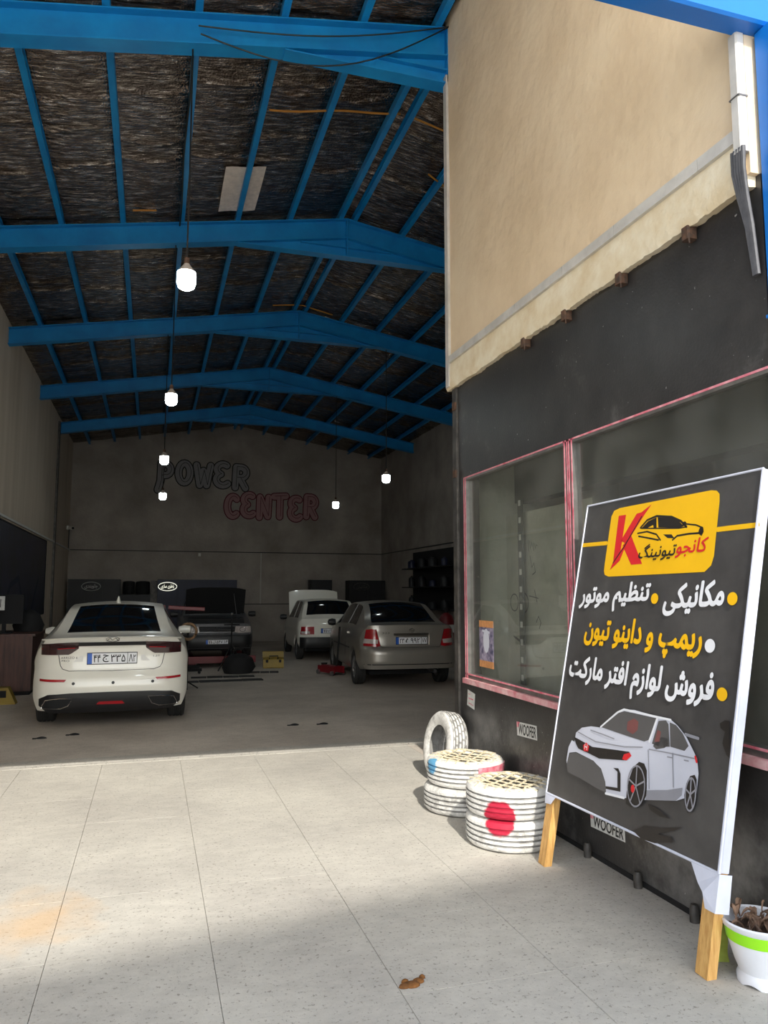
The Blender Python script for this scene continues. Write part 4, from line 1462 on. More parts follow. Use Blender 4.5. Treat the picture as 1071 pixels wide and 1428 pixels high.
dark_tab = dict(y=[0.32, 0.5, 0.80, 1.05, 1.30, 1.70, 2.1, 2.7, 3.05, 3.45, 3.65],
                zb=[0.26, 0.24, 0.24, 0.24, 0.24, 0.24, 0.24, 0.24, 0.26, 0.28, 0.30],
                hw=[0.78, 0.795, 0.80, 0.80, 0.80, 0.80, 0.80, 0.80, 0.80, 0.79, 0.78],
                zbelt=[0.74, 0.80, 0.86, 0.89, 0.91, 0.92, 0.93, 0.94, 0.94, 0.93, 0.92],
                hbelt=[0.73, 0.75, 0.76, 0.77, 0.77, 0.77, 0.77, 0.77, 0.77, 0.76, 0.74],
                ztop=[0.80, 0.86, 0.91, 0.95, 1.12, 1.36, 1.45, 1.44, 1.32, 1.06, 1.0],
                htop=[0.69, 0.70, 0.71, 0.71, 0.67, 0.60, 0.58, 0.58, 0.61, 0.69, 0.69])
dk = Car(3.9, dark_tab, front_dark, rear_dark, 0, 0)
DR = empty('dark_silver_saloon', (1.38, 17.0, 0.14), R(-1))
tag(DR, 'dark silver saloon facing us with bonnet open on a red lift', 'car')
dk.body('body', M['grey_paint'], DR, (0.72, 3.0), 0.27)
dk.top_pane(1.12, 1.78, 0.46, 0.46).build('windscreen', M['car_glass'], DR, True)
for sx in (-1, 1):
    dk.side_pane(1.35, 2.3, 0.94, 0.60, sx, 1.72, 2.3).build('side_window', M['car_glass'], DR, True)
    h_ = dk.on_rear(([(sx * 0.74, 0.60), (sx * 0.45, 0.60), (sx * 0.38, 0.62)], [(sx * 0.74, 0.735), (sx * 0.45, 0.74), (sx * 0.40, 0.74)]), 0.012, n=(10, 3)).build('headlamp', M['tail_clear'], DR, True)
    strip_on(dk, ell(sx * 0.55, 0.67, 0.06, 0.05, 16) + [(sx * 0.55 + 0.06, 0.67)], 0.006, 0.014, M['chrome'], 'headlamp_ring', h_)
    for y in (0.72, 3.0):
        wheel(DR, sx * 0.70, y, 0.27, 0.165)
    mr = MB().lathe([(0.0, -0.1), (0.06, -0.08), (0.07, 0.0), (0.06, 0.08), (0.0, 0.09)], 12, Matrix.Translation((sx * 0.90, 1.5, 0.97)) @ Matrix.Rotation(math.pi / 2, 4, 'Y'))
    mr.build('door_mirror', M['black_plastic'], DR, True)
dk.on_rear(([(-0.37, 0.63), (0.37, 0.63)], [(-0.38, 0.735), (0.38, 0.735)]), 0.008, n=(10, 3)).build('grille', M['matt_black'], DR, True)
for z in (0.655, 0.68, 0.705):
    strip_on(dk, [(-0.36, z), (0, z), (0.36, z)], 0.005, 0.012, M['rim'], 'grille_bar', DR)
strip_on(dk, ell(0, 0.685, 0.05, 0.03, 14) + [(0.05, 0.685)], 0.005, 0.018, M['chrome'], 'grille_emblem', DR)
dk.on_rear(([(-0.76, 0.28), (0.76, 0.28)], [(-0.76, 0.56), (0.76, 0.56)]), 0.012, n=(20, 4)).build('front_bumper', M['black_plastic'], DR, True)
strip_on(dk, [(-0.72, 0.575), (0, 0.575), (0.72, 0.575)], 0.012, 0.01, M['rim'], 'bumper_strip', DR)
plate(dk, DR, -0.24, 0.24, 0.36, 0.46, ('۱۱', 'ل', '۵۴۷', '۱۴'))
hood = MB().slab(lambda a, b: (-0.66 + 1.32 * a, 1.06 - 0.40 * b, 0.99 + (0.60 - 0.05 * abs(2 * a - 1) ** 4) * b), 12, 8, (0, 1, 0), 0.03)
hood.build('raised_bonnet', M['matt_black'], DR, True)
MB().tube([(0.45, 0.32, 0.86), (0.40, 0.72, 1.45)], 0.007, 6).build('bonnet_stay', M['rim'], DR)
MB().box(-0.6, 0.6, 0.24, 1.0, 0.80, 0.90).build('engine_bay', M['matt_black'], DR)
MB().box(-0.6, 0.6, 0.4, 3.5, 0.2, 0.26).build('underbody', M['matt_black'], DR)

# ------------------------------------------------------------------ painted tyres by the shop front
def tyre_mesh(rad, width, n=72, tread='rib'):
    w2, ri = width / 2, rad * 0.60
    pr = [(ri, -w2 * 0.70), (ri - 0.006, -w2 * 0.80), (ri + 0.012, -w2 * 0.90), (rad * 0.76, -w2 * 1.0), (rad * 0.86, -w2 * 0.99), (rad * 0.94, -w2 * 0.90), (rad * 0.985, -w2 * 0.74)]
    for c in (-0.50, -0.17, 0.17, 0.50):
        pr += [(rad, w2 * (c - 0.075)), (rad - 0.011, w2 * (c - 0.055)), (rad - 0.011, w2 * (c + 0.055)), (rad, w2 * (c + 0.075))]
    pr += [(a, -b) for a, b in pr[6::-1]]
    inner = [(ri + 0.02, w2 * 0.60), (rad * 0.86, w2 * 0.6), (rad * 0.9, 0), (rad * 0.86, -w2 * 0.6), (ri + 0.02, -w2 * 0.60)]
    b = MB()
    b.lathe(pr + inner, n, None, closed=True)
    # cross cuts in the tread: pull narrow columns inwards
    m = len(pr)
    for i in range(7, m - 7):
        for k in range(n):
            if (k + (i // 4)) % 3 == 0:
                x, y, z = b.v[i * n + k]
                f = 1 - 0.0035 / rad
                b.v[i * n + k] = (x * f, y * f, z)
    return b


def net(root, rad, z, seed, spacing=0.074):
    rnd = random.Random(seed)
    rr = rad * 0.93
    for ang in (R(28 + 10 * seed), R(100 + 12 * seed)):
        d = Vector((math.cos(ang), math.sin(ang), 0))
        q = Vector((-d.y, d.x, 0))
        k = -rr + 0.03
        while k < rr:
            h = math.sqrt(max(0, rr * rr - k * k))
            if h > 0.06:
                pts = []
                for i in range(9):
                    t = -h + 2 * h * i / 8
                    p = q * (k + rnd.uniform(-.006, .006)) + d * t
                    sag = -0.022 * max(0, (p.length / rr - 0.75) / 0.25) - 0.02 * (1 - (p.length / rr) ** 2)
                    pts.append((p.x, p.y, z + sag + rnd.uniform(-0.003, 0.003)))
                MB().tube(pts, 0.0068, 6).build('rope_strand', M['rope'], root, True)
            k += spacing


TYR, TYW = 0.292, 0.19
FX, FY = 2.30, 4.72
rs_dir = Vector((0 - FX, 0 - FY, 0)).normalized()
rs_dir = Matrix.Rotation(R(-14), 3, 'Z') @ rs_dir
spot = rs_dir * TYR


def painted(name, loc, mat, label, mesh=None, rot=(0, 0, 0)):
    b = mesh or tyre_mesh(TYR, TYW)
    o = b.build(name, mat, None, True, angle=28)
    o.location = loc
    o.rotation_euler = rot
    tag(o, label, 'tyre', 'white painted tyres by the shop front')
    return o


red = hexc(176, 26, 56)
t1 = painted('painted_tyre', (FX, FY, TYW / 2 + 0.001), painted_tyre('tyre_white_a', tuple(spot + Vector((0, 0, 0.112))), red, 0.112, 0.46),
             'bottom white painted tyre of the front stack, beside the banner leg')
t2 = painted('painted_tyre', (FX + 0.005, FY + 0.004, TYW * 1.5 + 0.004), painted_tyre('tyre_white_b', tuple(spot + Vector((0, 0, -0.072))), red, 0.112, 0.42),
             'rope netted white tyre with big red dot, top of the front stack')
net(t2, TYR, TYW / 2 + 0.012, 1)
BX, BY = 2.31, 5.52
t3 = painted('painted_tyre', (BX - 0.015, BY, TYW / 2 + 0.001), painted_tyre('tyre_white_c', None, None, 0, 0.50), 'bottom worn white tyre of the rear stack')
bl = (Matrix.Rotation(R(-62), 3, 'Z') @ Vector((-BX, -BY, 0)).normalized()) * TYR
t4 = painted('painted_tyre', (BX + 0.01, BY - 0.005, TYW * 1.5 + 0.004), painted_tyre('tyre_white_d', tuple(bl + Vector((0, 0, 0.05))), hexc(96, 158, 196), 0.075, 0.40),
             'rope netted white tyre with blue mark, top of the rear stack')
net(t4, TYR, TYW / 2 + 0.012, 2, 0.075)
pk = MB()
for i in range(11):
    a = math.atan2(-BY, -BX) + R(22 + 6.5 * i)
    pk.box(-0.016, 0.016, -0.003, 0.003, -0.025, 0.03, 0, Matrix.Translation((math.cos(a) * (TYR + 0.001), math.sin(a) * (TYR + 0.001), 0.035)) @ Matrix.Rotation(a + math.pi / 2, 4, 'Z'))
pk.build('pink_band', M['pink'], t4)
lean = tyre_mesh(0.29, 0.18)
t5 = painted('painted_tyre', (2.475, 6.33, 0.296), painted_tyre('tyre_white_e', None, None, 0, 0.46), 'greyish tyre standing upright against the steel corner post', lean)
ax = Vector((-0.98, -0.06, 0.17)).normalized()
t5.rotation_euler = ax.to_track_quat('Z', 'Y').to_euler()

# ------------------------------------------------------------------ the advertising board leaning on the shop front
BAN = """
logo=0.381,1.692;1.139,1.699;1.178,1.692;1.2,1.673;1.204,1.636;1.196,1.372;1.182,1.327;1.14,1.297;0.337,1.29;0.295,1.301;0.283,1.324;0.284,1.369;0.303,1.649;0.326,1.681
k1=0.379,1.646;0.45,1.645;0.431,1.429;0.369,1.377
k2=0.423,1.495;0.551,1.641;0.594,1.645;0.68,1.681;0.629,1.634;0.481,1.475
k3=0.447,1.466;0.518,1.521;0.644,1.354;0.545,1.352
k4=0.344,1.328;0.369,1.377;0.448,1.455;0.481,1.475;0.434,1.38
g1=0.608,1.554;0.661,1.588;0.732,1.603;0.741,1.543;0.716,1.547;0.709,1.563;0.658,1.55
g2=0.743,1.602;0.858,1.588;0.92,1.565;0.96,1.535;0.925,1.53;0.756,1.546
g3=0.801,1.505;0.87,1.5;0.895,1.478;0.842,1.482
s1=0.599,1.557;0.652,1.595;0.731,1.61;0.857,1.594;0.935,1.564;0.982,1.53
s2=0.578,1.527;0.661,1.531;0.745,1.509;0.782,1.476
s3=0.589,1.51;0.683,1.493;0.766,1.477
s4=0.98,1.545;1.051,1.534;1.101,1.516;1.107,1.497;1.096,1.479
s5=0.882,1.47;0.916,1.489;1.001,1.493;1.087,1.491
s6=0.608,1.553;0.741,1.542;0.925,1.528;0.982,1.53
st1=0.014,1.494;0.28,1.491
st2=1.207,1.499;1.457,1.5
dots=0.963,1.548;1.092,1.5;1.343,1.169;0.786,1.165;1.224,0.949;1.325,0.741
t_kanjo=0.922,1.423;1.145,1.424;1.032,1.469;1.044,1.374
t_tune=0.609,1.414;0.918,1.421;0.768,1.462;0.782,1.366
t_mek=0.86,1.143;1.291,1.184;1.075,1.238;1.092,1.101
t_tanz=0.061,1.144;0.738,1.182;0.412,1.239;0.436,1.1
t_rimp=0.155,0.948;1.17,0.946;0.711,1.024;0.731,0.898
t_for=0.026,0.727;1.271,0.749;0.716,0.793;0.736,0.665
c_body=0.177,0.376;0.233,0.414;0.325,0.437;0.424,0.446;0.565,0.549;0.621,0.573;0.708,0.583;0.9,0.578;1.002,0.578;1.053,0.558;1.118,0.519;1.164,0.475;1.202,0.437;1.219,0.374;1.216,0.279;1.13,0.243;1.086,0.222;0.868,0.171;0.802,0.16;0.693,0.137;0.53,0.123;0.513,0.175;0.462,0.234;0.375,0.26;0.198,0.271;0.128,0.253;0.114,0.188;0.105,0.205;0.113,0.283;0.141,0.327;0.17,0.323
c_wind=0.438,0.457;0.573,0.547;0.623,0.564;0.895,0.569;0.845,0.455;0.813,0.442;0.643,0.444;0.423,0.449
c_sw1=0.874,0.443;0.909,0.559;0.965,0.57;0.986,0.555;1.009,0.453;0.933,0.438
c_sw2=1.013,0.454;0.994,0.565;1.041,0.56;1.093,0.53;1.14,0.481;1.115,0.454
c_seat1=0.66,0.472;0.66,0.515;0.714,0.541;0.751,0.53;0.751,0.488;0.713,0.46
c_seat2=0.892,0.455;0.909,0.515;0.935,0.511;0.93,0.462
c_grille=0.164,0.35;0.189,0.317;0.221,0.294;0.353,0.288;0.437,0.282;0.663,0.319;0.708,0.354;0.699,0.369;0.597,0.358;0.362,0.33;0.201,0.347
c_lamp=0.648,0.321;0.658,0.348;0.706,0.366;0.723,0.353;0.684,0.322
c_badge=0.269,0.322;0.3,0.342;0.332,0.329;0.326,0.298;0.283,0.292
c_lowb=0.138,0.25;0.199,0.267;0.384,0.26;0.463,0.23;0.513,0.175;0.53,0.125;0.45,0.125;0.278,0.139;0.132,0.144;0.114,0.188
c_duct=0.575,0.262;0.619,0.269;0.643,0.247;0.657,0.159;0.526,0.143;0.524,0.156;0.628,0.172;0.615,0.25
c_sill=0.868,0.217;1.021,0.255;1.124,0.29;1.123,0.256;1.086,0.222;0.868,0.171
c_mirror=0.884,0.433;0.915,0.475;0.957,0.491;0.992,0.485;0.998,0.459;0.971,0.44;0.91,0.422
c_arch=0.709,0.17;0.72,0.239;0.745,0.303;0.788,0.337;0.829,0.337;0.854,0.31;0.871,0.194;0.833,0.136;0.755,0.108;0.711,0.113
c_arch2=1.139,0.26;1.146,0.314;1.168,0.352;1.197,0.364;1.213,0.347;1.22,0.265;1.203,0.206;1.171,0.19;1.147,0.217
c_smoke=0.786,0.003;0.873,0.052;0.997,0.075;1.135,0.119;1.092,0.091;0.977,0.043;1.073,0.056;1.087,0.038;0.959,-0.005;0.856,-0.016
c_smoke2=0.883,0.157;0.961,0.154;1.051,0.132;0.978,0.123;0.9,0.134
c_smoke3=1.327,0.614;1.356,0.633;1.381,0.634;1.403,0.478;1.381,0.488;1.351,0.532;1.361,0.584;1.334,0.594
l_h1=0.329,0.416;0.446,0.414;0.558,0.409
l_h2=0.203,0.384;0.389,0.363;0.652,0.385;0.804,0.412
l_h3=0.858,0.412;0.998,0.423;1.186,0.434
l_door=0.852,0.407;0.886,0.229
l_door2=1.035,0.427;1.061,0.278
l_roof=0.423,0.449;0.565,0.549;0.621,0.573;0.9,0.576;1.002,0.578
l_pil=0.855,0.45;0.901,0.572
l_spo=1.111,0.529;1.163,0.527;1.199,0.526
l_hd1=1.001,0.404;1.035,0.407
l_hd2=1.12,0.413;1.149,0.415
l_tail=1.194,0.443;1.205,0.423
l_split=0.53,0.12;0.693,0.137
w1=0.782,0.217;0.861,0.235;0.799,0.107
w2=1.181,0.274;1.221,0.283;1.19,0.199
cal=0.759,0.199
"""
A = {}
for ln in BAN.strip().splitlines():
    k, v = ln.split('=')
    A[k] = [tuple(float(q) for q in p.split(',')) for p in v.split(';')]
KB, XB0, YB0 = 0.153, 2.27, 4.19
_s = math.sqrt(1 + KB * KB)
nb = Vector((-1, 0, KB)) / _s              # faces the street and up


def bp(u, v, d=0.0):
    """point on the board: u along the front to the right, v up the slope, d out of the face"""
    z = (v + 0.44) / _s
    return Vector((XB0 + KB * z, YB0 - u, z)) + nb * d


SG = empty('advertising_board', (2.27, 3.55, 0))
tag(SG, 'black advertising banner on a wooden frame leaning against the shop front', 'sign')
SGi = Matrix.Translation((-2.27, -3.55, 0))


def lp_(u, v, d=0.0):
    return tuple(SGi @ bp(u, v, d))


cBL, cBR, cTL, cTR = (-0.094, -0.025), (1.383, 0.0), (0.029, 1.742), (1.466, 1.757)


def quad(a, b):
    u = (cBL[0] * (1 - a) + cBR[0] * a) * (1 - b) + (cTL[0] * (1 - a) + cTR[0] * a) * b
    v = (cBL[1] * (1 - a) + cBR[1] * a) * (1 - b) + (cTL[1] * (1 - a) + cTR[1] * a) * b
    return u, v


bn = MB()
bn.grid(lambda a, b: lp_(*quad(a, b), 0.0), 12, 12)
bno = bn.build('banner', M['banner'], SG, True)
hm = MB()
for (a0, b0), (a1, b1), w in (((0, 0), (1, 0), 0.007), ((0, 1), (1, 1), 0.006), ((0, 0), (0, 1), 0.006), ((1, 0), (1, 1), 0.008)):
    p, q = quad(a0, b0), quad(a1, b1)
    hm.tube([lp_(*p, 0.0), lp_(*q, 0.0)], w, 6)
hm.build('banner_edge', M['hem'], SG, True)
# wrapped sides and timber frame
sd = MB()
for a in (0.0, 1.0):
    sd.add([lp_(*quad(a, 0), 0), lp_(*quad(a, 1), 0), lp_(*quad(a, 1), -0.05), lp_(*quad(a, 0), -0.05)], [(0, 1, 2, 3)])
for b in (0.0, 1.0):
    sd.add([lp_(*quad(0, b), 0), lp_(*quad(1, b), 0), lp_(*quad(1, b), -0.05), lp_(*quad(0, b), -0.05)], [(0, 1, 2, 3)])
sd.build('banner_hem', M['hem'], SG)


def batten(p0, p1, w, d0, d1, name):
    (u0, v0), (u1, v1) = p0, p1
    L = math.hypot(u1 - u0, v1 - v0)
    nx, ny = -(v1 - v0) / L * w / 2, (u1 - u0) / L * w / 2
    b = MB()
    pl = [(u0 + nx, v0 + ny), (u1 + nx, v1 + ny), (u1 - nx, v1 - ny), (u0 - nx, v0 - ny)]
    b.prism(pl, lambda u, v, d: lp_(u, v, d), d0, d1)
    return b.build(name, M['wood'], SG)


batten((-0.070, -0.437), (0.058, 1.735), 0.075, -0.052, -0.004, 'leg')
batten((1.318, -0.437), (1.414, 1.745), 0.075, -0.052, -0.004, 'leg')
batten((-0.02, 0.03), (1.33, 0.05), 0.06, -0.05, -0.006, 'rail')
batten((0.05, 1.70), (1.43, 1.715), 0.06, -0.05, -0.006, 'rail')
fp = MB()
fp.add([lp_(1.21, -0.005, 0.004), lp_(1.392, -0.002, 0.006), lp_(1.39, -0.16, 0.012), lp_(1.33, -0.16, 0.014), lp_(1.315, -0.10, 0.02), lp_(1.27, -0.075, 0.010)], [(0, 1, 2, 3, 4, 5)])
fp.add([lp_(1.392, -0.002, 0.006), lp_(1.39, -0.16, 0.012), lp_(1.395, -0.16, -0.055), lp_(1.397, -0.002, -0.055)], [(0, 1, 2, 3)])
fp.build('loose_flap', M['hem'], SG)
fp = MB()
fp.add([lp_(-0.098, -0.03, 0.004), lp_(0.03, -0.02, 0.004), lp_(-0.01, -0.075, 0.012), lp_(-0.085, -0.085, 0.008)], [(0, 1, 2, 3)])
fp.build('loose_flap', M['hem'], SG)

LAY = [0.0]


def art(name, groups, mat, step=0.0004):
    """each group (one outline, or a list of outlines) becomes a printed patch of its own"""
    LAY[0] += step
    d = 0.0008 + LAY[0]
    for g in groups:
        polys = g if isinstance(g[0][0], (tuple, list)) else [g]
        flat(polys, lambda u, v: lp_(u, v, d), nb, 0.00003).build(name, mat, bno)


art('stripe', [stroke2d(A['st1'], 0.024), stroke2d(A['st2'], 0.024)], M['yellow_print'])
art('logo_field', [A['logo']], M['yellow_print'])
art('logo_car', [A['g1'], A['g2'], A['g3']] + [stroke2d(A[k], w) for k, w in (('s1', .012), ('s2', .009), ('s3', .009), ('s4', .008), ('s5', .010), ('s6', .007))]
    + [ell(*A['dots'][0], 0.016, 0.012, 12), ell(*A['dots'][1], 0.018, 0.02, 12)], M['dark_print'])
art('logo_letter', [A['k1'], A['k2'], A['k3'], A['k4']], M['red_print'])
art('logo_letter_cut', [stroke2d([(0.37, 1.37), (0.46, 1.455), (0.60, 1.62)], 0.008)], M['dark_print'])


def ban_text(key, txt, mat, bold, hgt=None, name='lettering'):
    (ul, vl), (ur, vr), (ut, vt), (ub, vb) = A[key]
    vm = (vl + vr) / 2
    h = (vt - vb) if hgt is None else hgt
    vc = (vt + vb) / 2
    LAY[0] += 0.0006
    d = 0.0008 + LAY[0]
    put_text(name, txt, lambda u, v: lp_(ul + (ur - ul) * u + 0.02 * (v - .5), vc - h / 2 + h * v + (vr - vl) * (u - 0.5) * 0.6, d), mat, bno, bold, nrm=nb)


ban_text('t_kanjo', 'کانجو', M['red_print'], 0.018)
ban_text('t_tune', 'تیونینگ', M['dark_print'], 0.018)
ban_text('t_mek', 'مکانیکی', M['white'], 0.036, 0.165)
ban_text('t_tanz', 'تنظیم موتور', M['white'], 0.036, 0.165)
ban_text('t_rimp', 'ریمپ و داینو تیون', M['yellow_print'], 0.036, 0.19)
ban_text('t_for', 'فروش لوازم افتر مارکت', M['white'], 0.036, 0.195)
D_ = A['dots']
art('bullet', [ell(*D_[2], 0.032, 0.030), ell(*D_[3], 0.030, 0.028), ell(*D_[5], 0.033, 0.030)], M['yellow_print'])
art('bullet', [ell(*D_[4], 0.034, 0.032)], M['white'])
# the printed car
art('print_smudge', [A['c_smoke'], A['c_smoke2'], A['c_smoke3']], M['dark_print'])
art('print_car_body', [A['c_body']], M['lav_print'])
art('print_car_spoiler', [stroke2d(A['l_spo'], 0.014)], M['mid_print'])
art('print_car_bumper', [A['c_lowb']], M['grey_print'])
art('print_car_glass', [A['c_wind'], A['c_sw1'], A['c_sw2'], A['c_mirror']], M['grey_print'])
art('print_car_seats', [A['c_seat1'], A['c_seat2']], M['seat_print'])
art('print_car_dark', [A['c_grille'], A['c_duct'], A['c_arch'], A['c_arch2']], M['dark_print'])
art('print_car_sill', [A['c_sill']], M['mid_print'])
art('print_car_lines', [stroke2d(A['l_' + k], 0.006) for k in ('h1', 'h2', 'h3', 'door', 'door2', 'hd1', 'hd2')], M['mid_print'])
art('print_car_edges', [stroke2d(A['l_roof'], 0.010), stroke2d(A['l_pil'], 0.014), stroke2d(A['l_split'], 0.012)], M['white'])
PW = []
for (cx, cy), rx, ry in ((A['w1'][0], 0.07, 0.098), (A['w2'][0], 0.034, 0.072)):
    P = stroke2d(ell(cx, cy, rx, ry) + [(cx + rx, cy)], 0.008)
    for k in range(5):
        a = 2 * math.pi * k / 5 + 0.4
        P += stroke2d([(cx, cy), (cx + rx * math.cos(a), cy + ry * math.sin(a))], 0.008)
    PW.append(P)
art('print_car_wheels', PW, M['mid_print'])
art('print_car_red', [A['c_lamp'], A['c_badge'], ell(*A['cal'][0], 0.016, 0.02, 10)] + [stroke2d(A['l_tail'], 0.012)], M['red_print'])
art('print_car_badge', [stroke2d([(0.288, 0.305), (0.290, 0.332)], 0.005) + stroke2d([(0.312, 0.305), (0.312, 0.332)], 0.005) + stroke2d([(0.289, 0.318), (0.312, 0.318)], 0.005)], M['white'])

# ------------------------------------------------------------------ flower pot
PT = empty('flower_pot', (2.495, 2.765, 0))
PT.scale = (0.78, 0.78, 0.86)
tag(PT, 'white plastic flower pot with lime green band and dead plant', 'flower pot')
pb = MB()
pb.lathe([(0.0, 0.012), (0.105, 0.012), (0.125, 0.0), (0.128, 0.03), (0.115, 0.055), (0.135, 0.10), (0.168, 0.20), (0.178, 0.255), (0.190, 0.262), (0.196, 0.285), (0.188, 0.292), (0.176, 0.285), (0.165, 0.20), (0.0, 0.19)], 48)
n = 48
for k in range(n):       # the scalloped foot
    for row in (2, 3):
        x, y, z = pb.v[row * n + k]
        pb.v[row * n + k] = (x, y, max(0.0, z + 0.014 * max(0, math.sin(4 * 2 * math.pi * k / n))) if row == 2 else z)
pb.build('pot', M['pot'], PT, True, angle=50)
MB().lathe([(0.1700, 0.202), (0.1718, 0.201), (0.1812, 0.254), (0.1785, 0.256)], 48, None, True).build('band', M['lime'], PT, True)
MB().grid(lambda a, b: (0.163 * b * math.cos(2 * math.pi * a), 0.163 * b * math.sin(2 * math.pi * a), 0.235 + 0.02 * noise.noise(Vector((9 * b * math.cos(6.28 * a), 9 * b * math.sin(6.28 * a), 2)))), 24, 8).build('soil', M['soil'], PT, True)
rl = random.Random(4)
for k in range(46):
    a, r = rl.uniform(0, 6.28), rl.uniform(0.02, 0.145)
    c = Vector((r * math.cos(a), r * math.sin(a), 0.245 + rl.uniform(0, 0.03)))
    d = Vector((rl.uniform(-1, 1), rl.uniform(-1, 1), rl.uniform(-0.2, 0.6))).normalized()
    s_ = d.cross(Vector((0, 0, 1))).normalized()
    L, W = rl.uniform(0.05, 0.09), rl.uniform(0.008, 0.02)
    b = MB()
    pts = [c + d * L * t + Vector((0, 0, 0.03 * math.sin(math.pi * t))) for t in (0, .25, .5, .75, 1)]
    ws = [0.1, 0.8, 1, 0.7, 0.05]
    vs = []
    for p, w in zip(pts, ws):
        vs += [p + s_ * W * w + Vector((0, 0, 0.006)), p - Vector((0, 0, 0.004)), p - s_ * W * w + Vector((0, 0, 0.006))]
    b.add(vs, [(i * 3 + j, i * 3 + j + 1, i * 3 + j + 4, i * 3 + j + 3) for i in range(4) for j in range(2)])
    b.build('dead_leaf', M['leaf'], PT, True)
for k in range(5):
    a = rl.uniform(0, 6.28)
    MB().tube([(0.05 * math.cos(a), 0.05 * math.sin(a), 0.22), (0.10 * math.cos(a + .3), 0.10 * math.sin(a + .3), 0.29), (0.15 * math.cos(a + .5), 0.15 * math.sin(a + .5), 0.285)], 0.004, 5).build('stem', M['soil'], PT, True)
sc_ = MB().slab(lambda a, b: (2.415 + 0.05 * a + 0.012 * (1 - b), 2.955 - 0.02 * a + 0.006 * math.sin(7 * b), 0.004 + 0.165 * b + 0.010 * math.sin(5 * a) * b), 6, 8, (-0.5, -0.8, 0), 0.002)
tag(sc_.build('plastic_scrap', M['lime_cloth'], None, True), 'crumpled lime green plastic scrap standing behind the flower pot', 'scrap')
mk = MB()
for dx, dy, rr in ((0, 0, 0.030), (0.035, 0.02, 0.022), (-0.035, -0.005, 0.02), (0.06, 0.045, 0.012), (-0.02, 0.03, 0.014)):
    mk.lathe([(rr, 0.0), (rr * 0.85, 0.008), (rr * 0.4, 0.013), (0, 0.014)], 10, Matrix.Translation((dx, dy, 0)) @ Matrix.Diagonal((1.2, 0.9, 1, 1)))
o = mk.build('muck', M['dirt'], None, True)
o.location = (1.08, 3.16, 0.0015)
tag(o, 'little heap of brown muck on the paving in front', 'muck')
for (x, y), lab in (((-1.13, 9.42), 'left dark stone chip behind the white saloon'), ((-0.80, 9.55), 'right dark stone chip behind the white saloon'),
                    ((1.72, 9.45), 'left dark chip on the bare floor mid garage'), ((2.08, 9.42), 'right dark chip on the bare floor mid garage')):
    b = MB()
    b.lathe([(0.045, 0), (0.038, 0.012), (0.015, 0.02), (0, 0.02)], 8, Matrix.Diagonal((1.3, 0.8, 1, 1)))
    b.box(-0.09, -0.05, -0.03, 0.0, 0.0, 0.01)
    o = b.build('stone_chip', M['matt_black'])
    o.location = (x, y, 0.0)
    tag(o, lab, 'debris', 'chips on the garage floor')

# ------------------------------------------------------------------ pendant bulbs
def pendant(x, y, z, label):
    r = empty('pendant_bulb', (x, y, z))
    tag(r, label, 'lamp', 'bulbs hanging from the rafters')
    zt = z_beam(x) - 0.285 - z
    MB().tube([(0, 0, 0.15), (0.004, 0, zt * 0.5), (0, 0, zt)], 0.0085, 6).build('cord', M['cable'], r, True)
    MB().lathe([(0.0, 0.175), (0.022, 0.17), (0.026, 0.14), (0.024, 0.118), (0.0, 0.115)], 14).build('lamp_holder', M['rust'], r, True)
    MB().lathe([(0.0, 0.122), (0.022, 0.12), (0.03, 0.105), (0.07, 0.055), (0.076, 0.042), (0.0, 0.04)], 20).build('collar', M['bulb_base'], r, True)
    MB().lathe([(0.0, 0.042), (0.077, 0.041), (0.079, 0.02), (0.079, -0.055), (0.068, -0.09), (0.04, -0.108), (0.0, -0.112)], 24).build('bulb', M['bulb'], r, True)
    return r


pendant(0.20, 6.5, 4.31, 'largest hanging bulb, under the nearest blue rafter')
pendant(0.17, 10.5, 4.25, 'second hanging bulb down the left row')
pendant(0.14, 14.35, 4.06, 'third hanging bulb, just over the P of the wall lettering')
pendant(0.17, 18.3, 3.87, 'farthest and lowest bulb of the left row')
pendant(4.40, 14.35, 3.90, 'nearer and higher bulb of the right row')
pendant(4.30, 18.3, 3.80, 'far bulb to the right of the wall lettering')
MB_c = MB()
cz = z_beam(0.24) - 0.29
MB_c.tube([(0.26 + 2.36 * t, 6.40, 6.50 + 0.62 * t - 0.36 * math.sin(math.pi * t)) for t in np.linspace(0, 1, 16)], 0.007, 6)
tag(MB_c.build('hanging_cable', M['cable'], None, True), 'thin black cable sagging along the nearest rafter', 'cable', 'cables on the nearest rafter')
MB_c = MB()
MB_c.tube([(0.24 + 2.38 * t, 6.41, 6.58 + 0.54 * t - 0.10 * math.sin(math.pi * t)) for t in np.linspace(0, 1, 16)], 0.007, 6)
tag(MB_c.build('hanging_cable', M['cable'], None, True), 'straighter black cable above the sagging one on the nearest rafter', 'cable', 'cables on the nearest rafter')
MB_c = MB()
MB_c.tube([(0.21 + 0.01 * math.sin(9 * t), 6.6 + 3.9 * t, z_beam(0.2) - 0.02 - 0.02 * math.sin(math.pi * t)) for t in np.linspace(0, 1, 14)], 0.010, 6)
tag(MB_c.build('hanging_cable', M['cable'], None, True), 'black cable running along a purlin above the nearest bulb', 'cable')

# ------------------------------------------------------------------ wall lettering POWER CENTER
def arc(cx, cy, rx, ry, a0, a1, n=14):
    return [(cx + rx * math.cos(R(a0 + (a1 - a0) * k / n)), cy + ry * math.sin(R(a0 + (a1 - a0) * k / n))) for k in range(n + 1)]


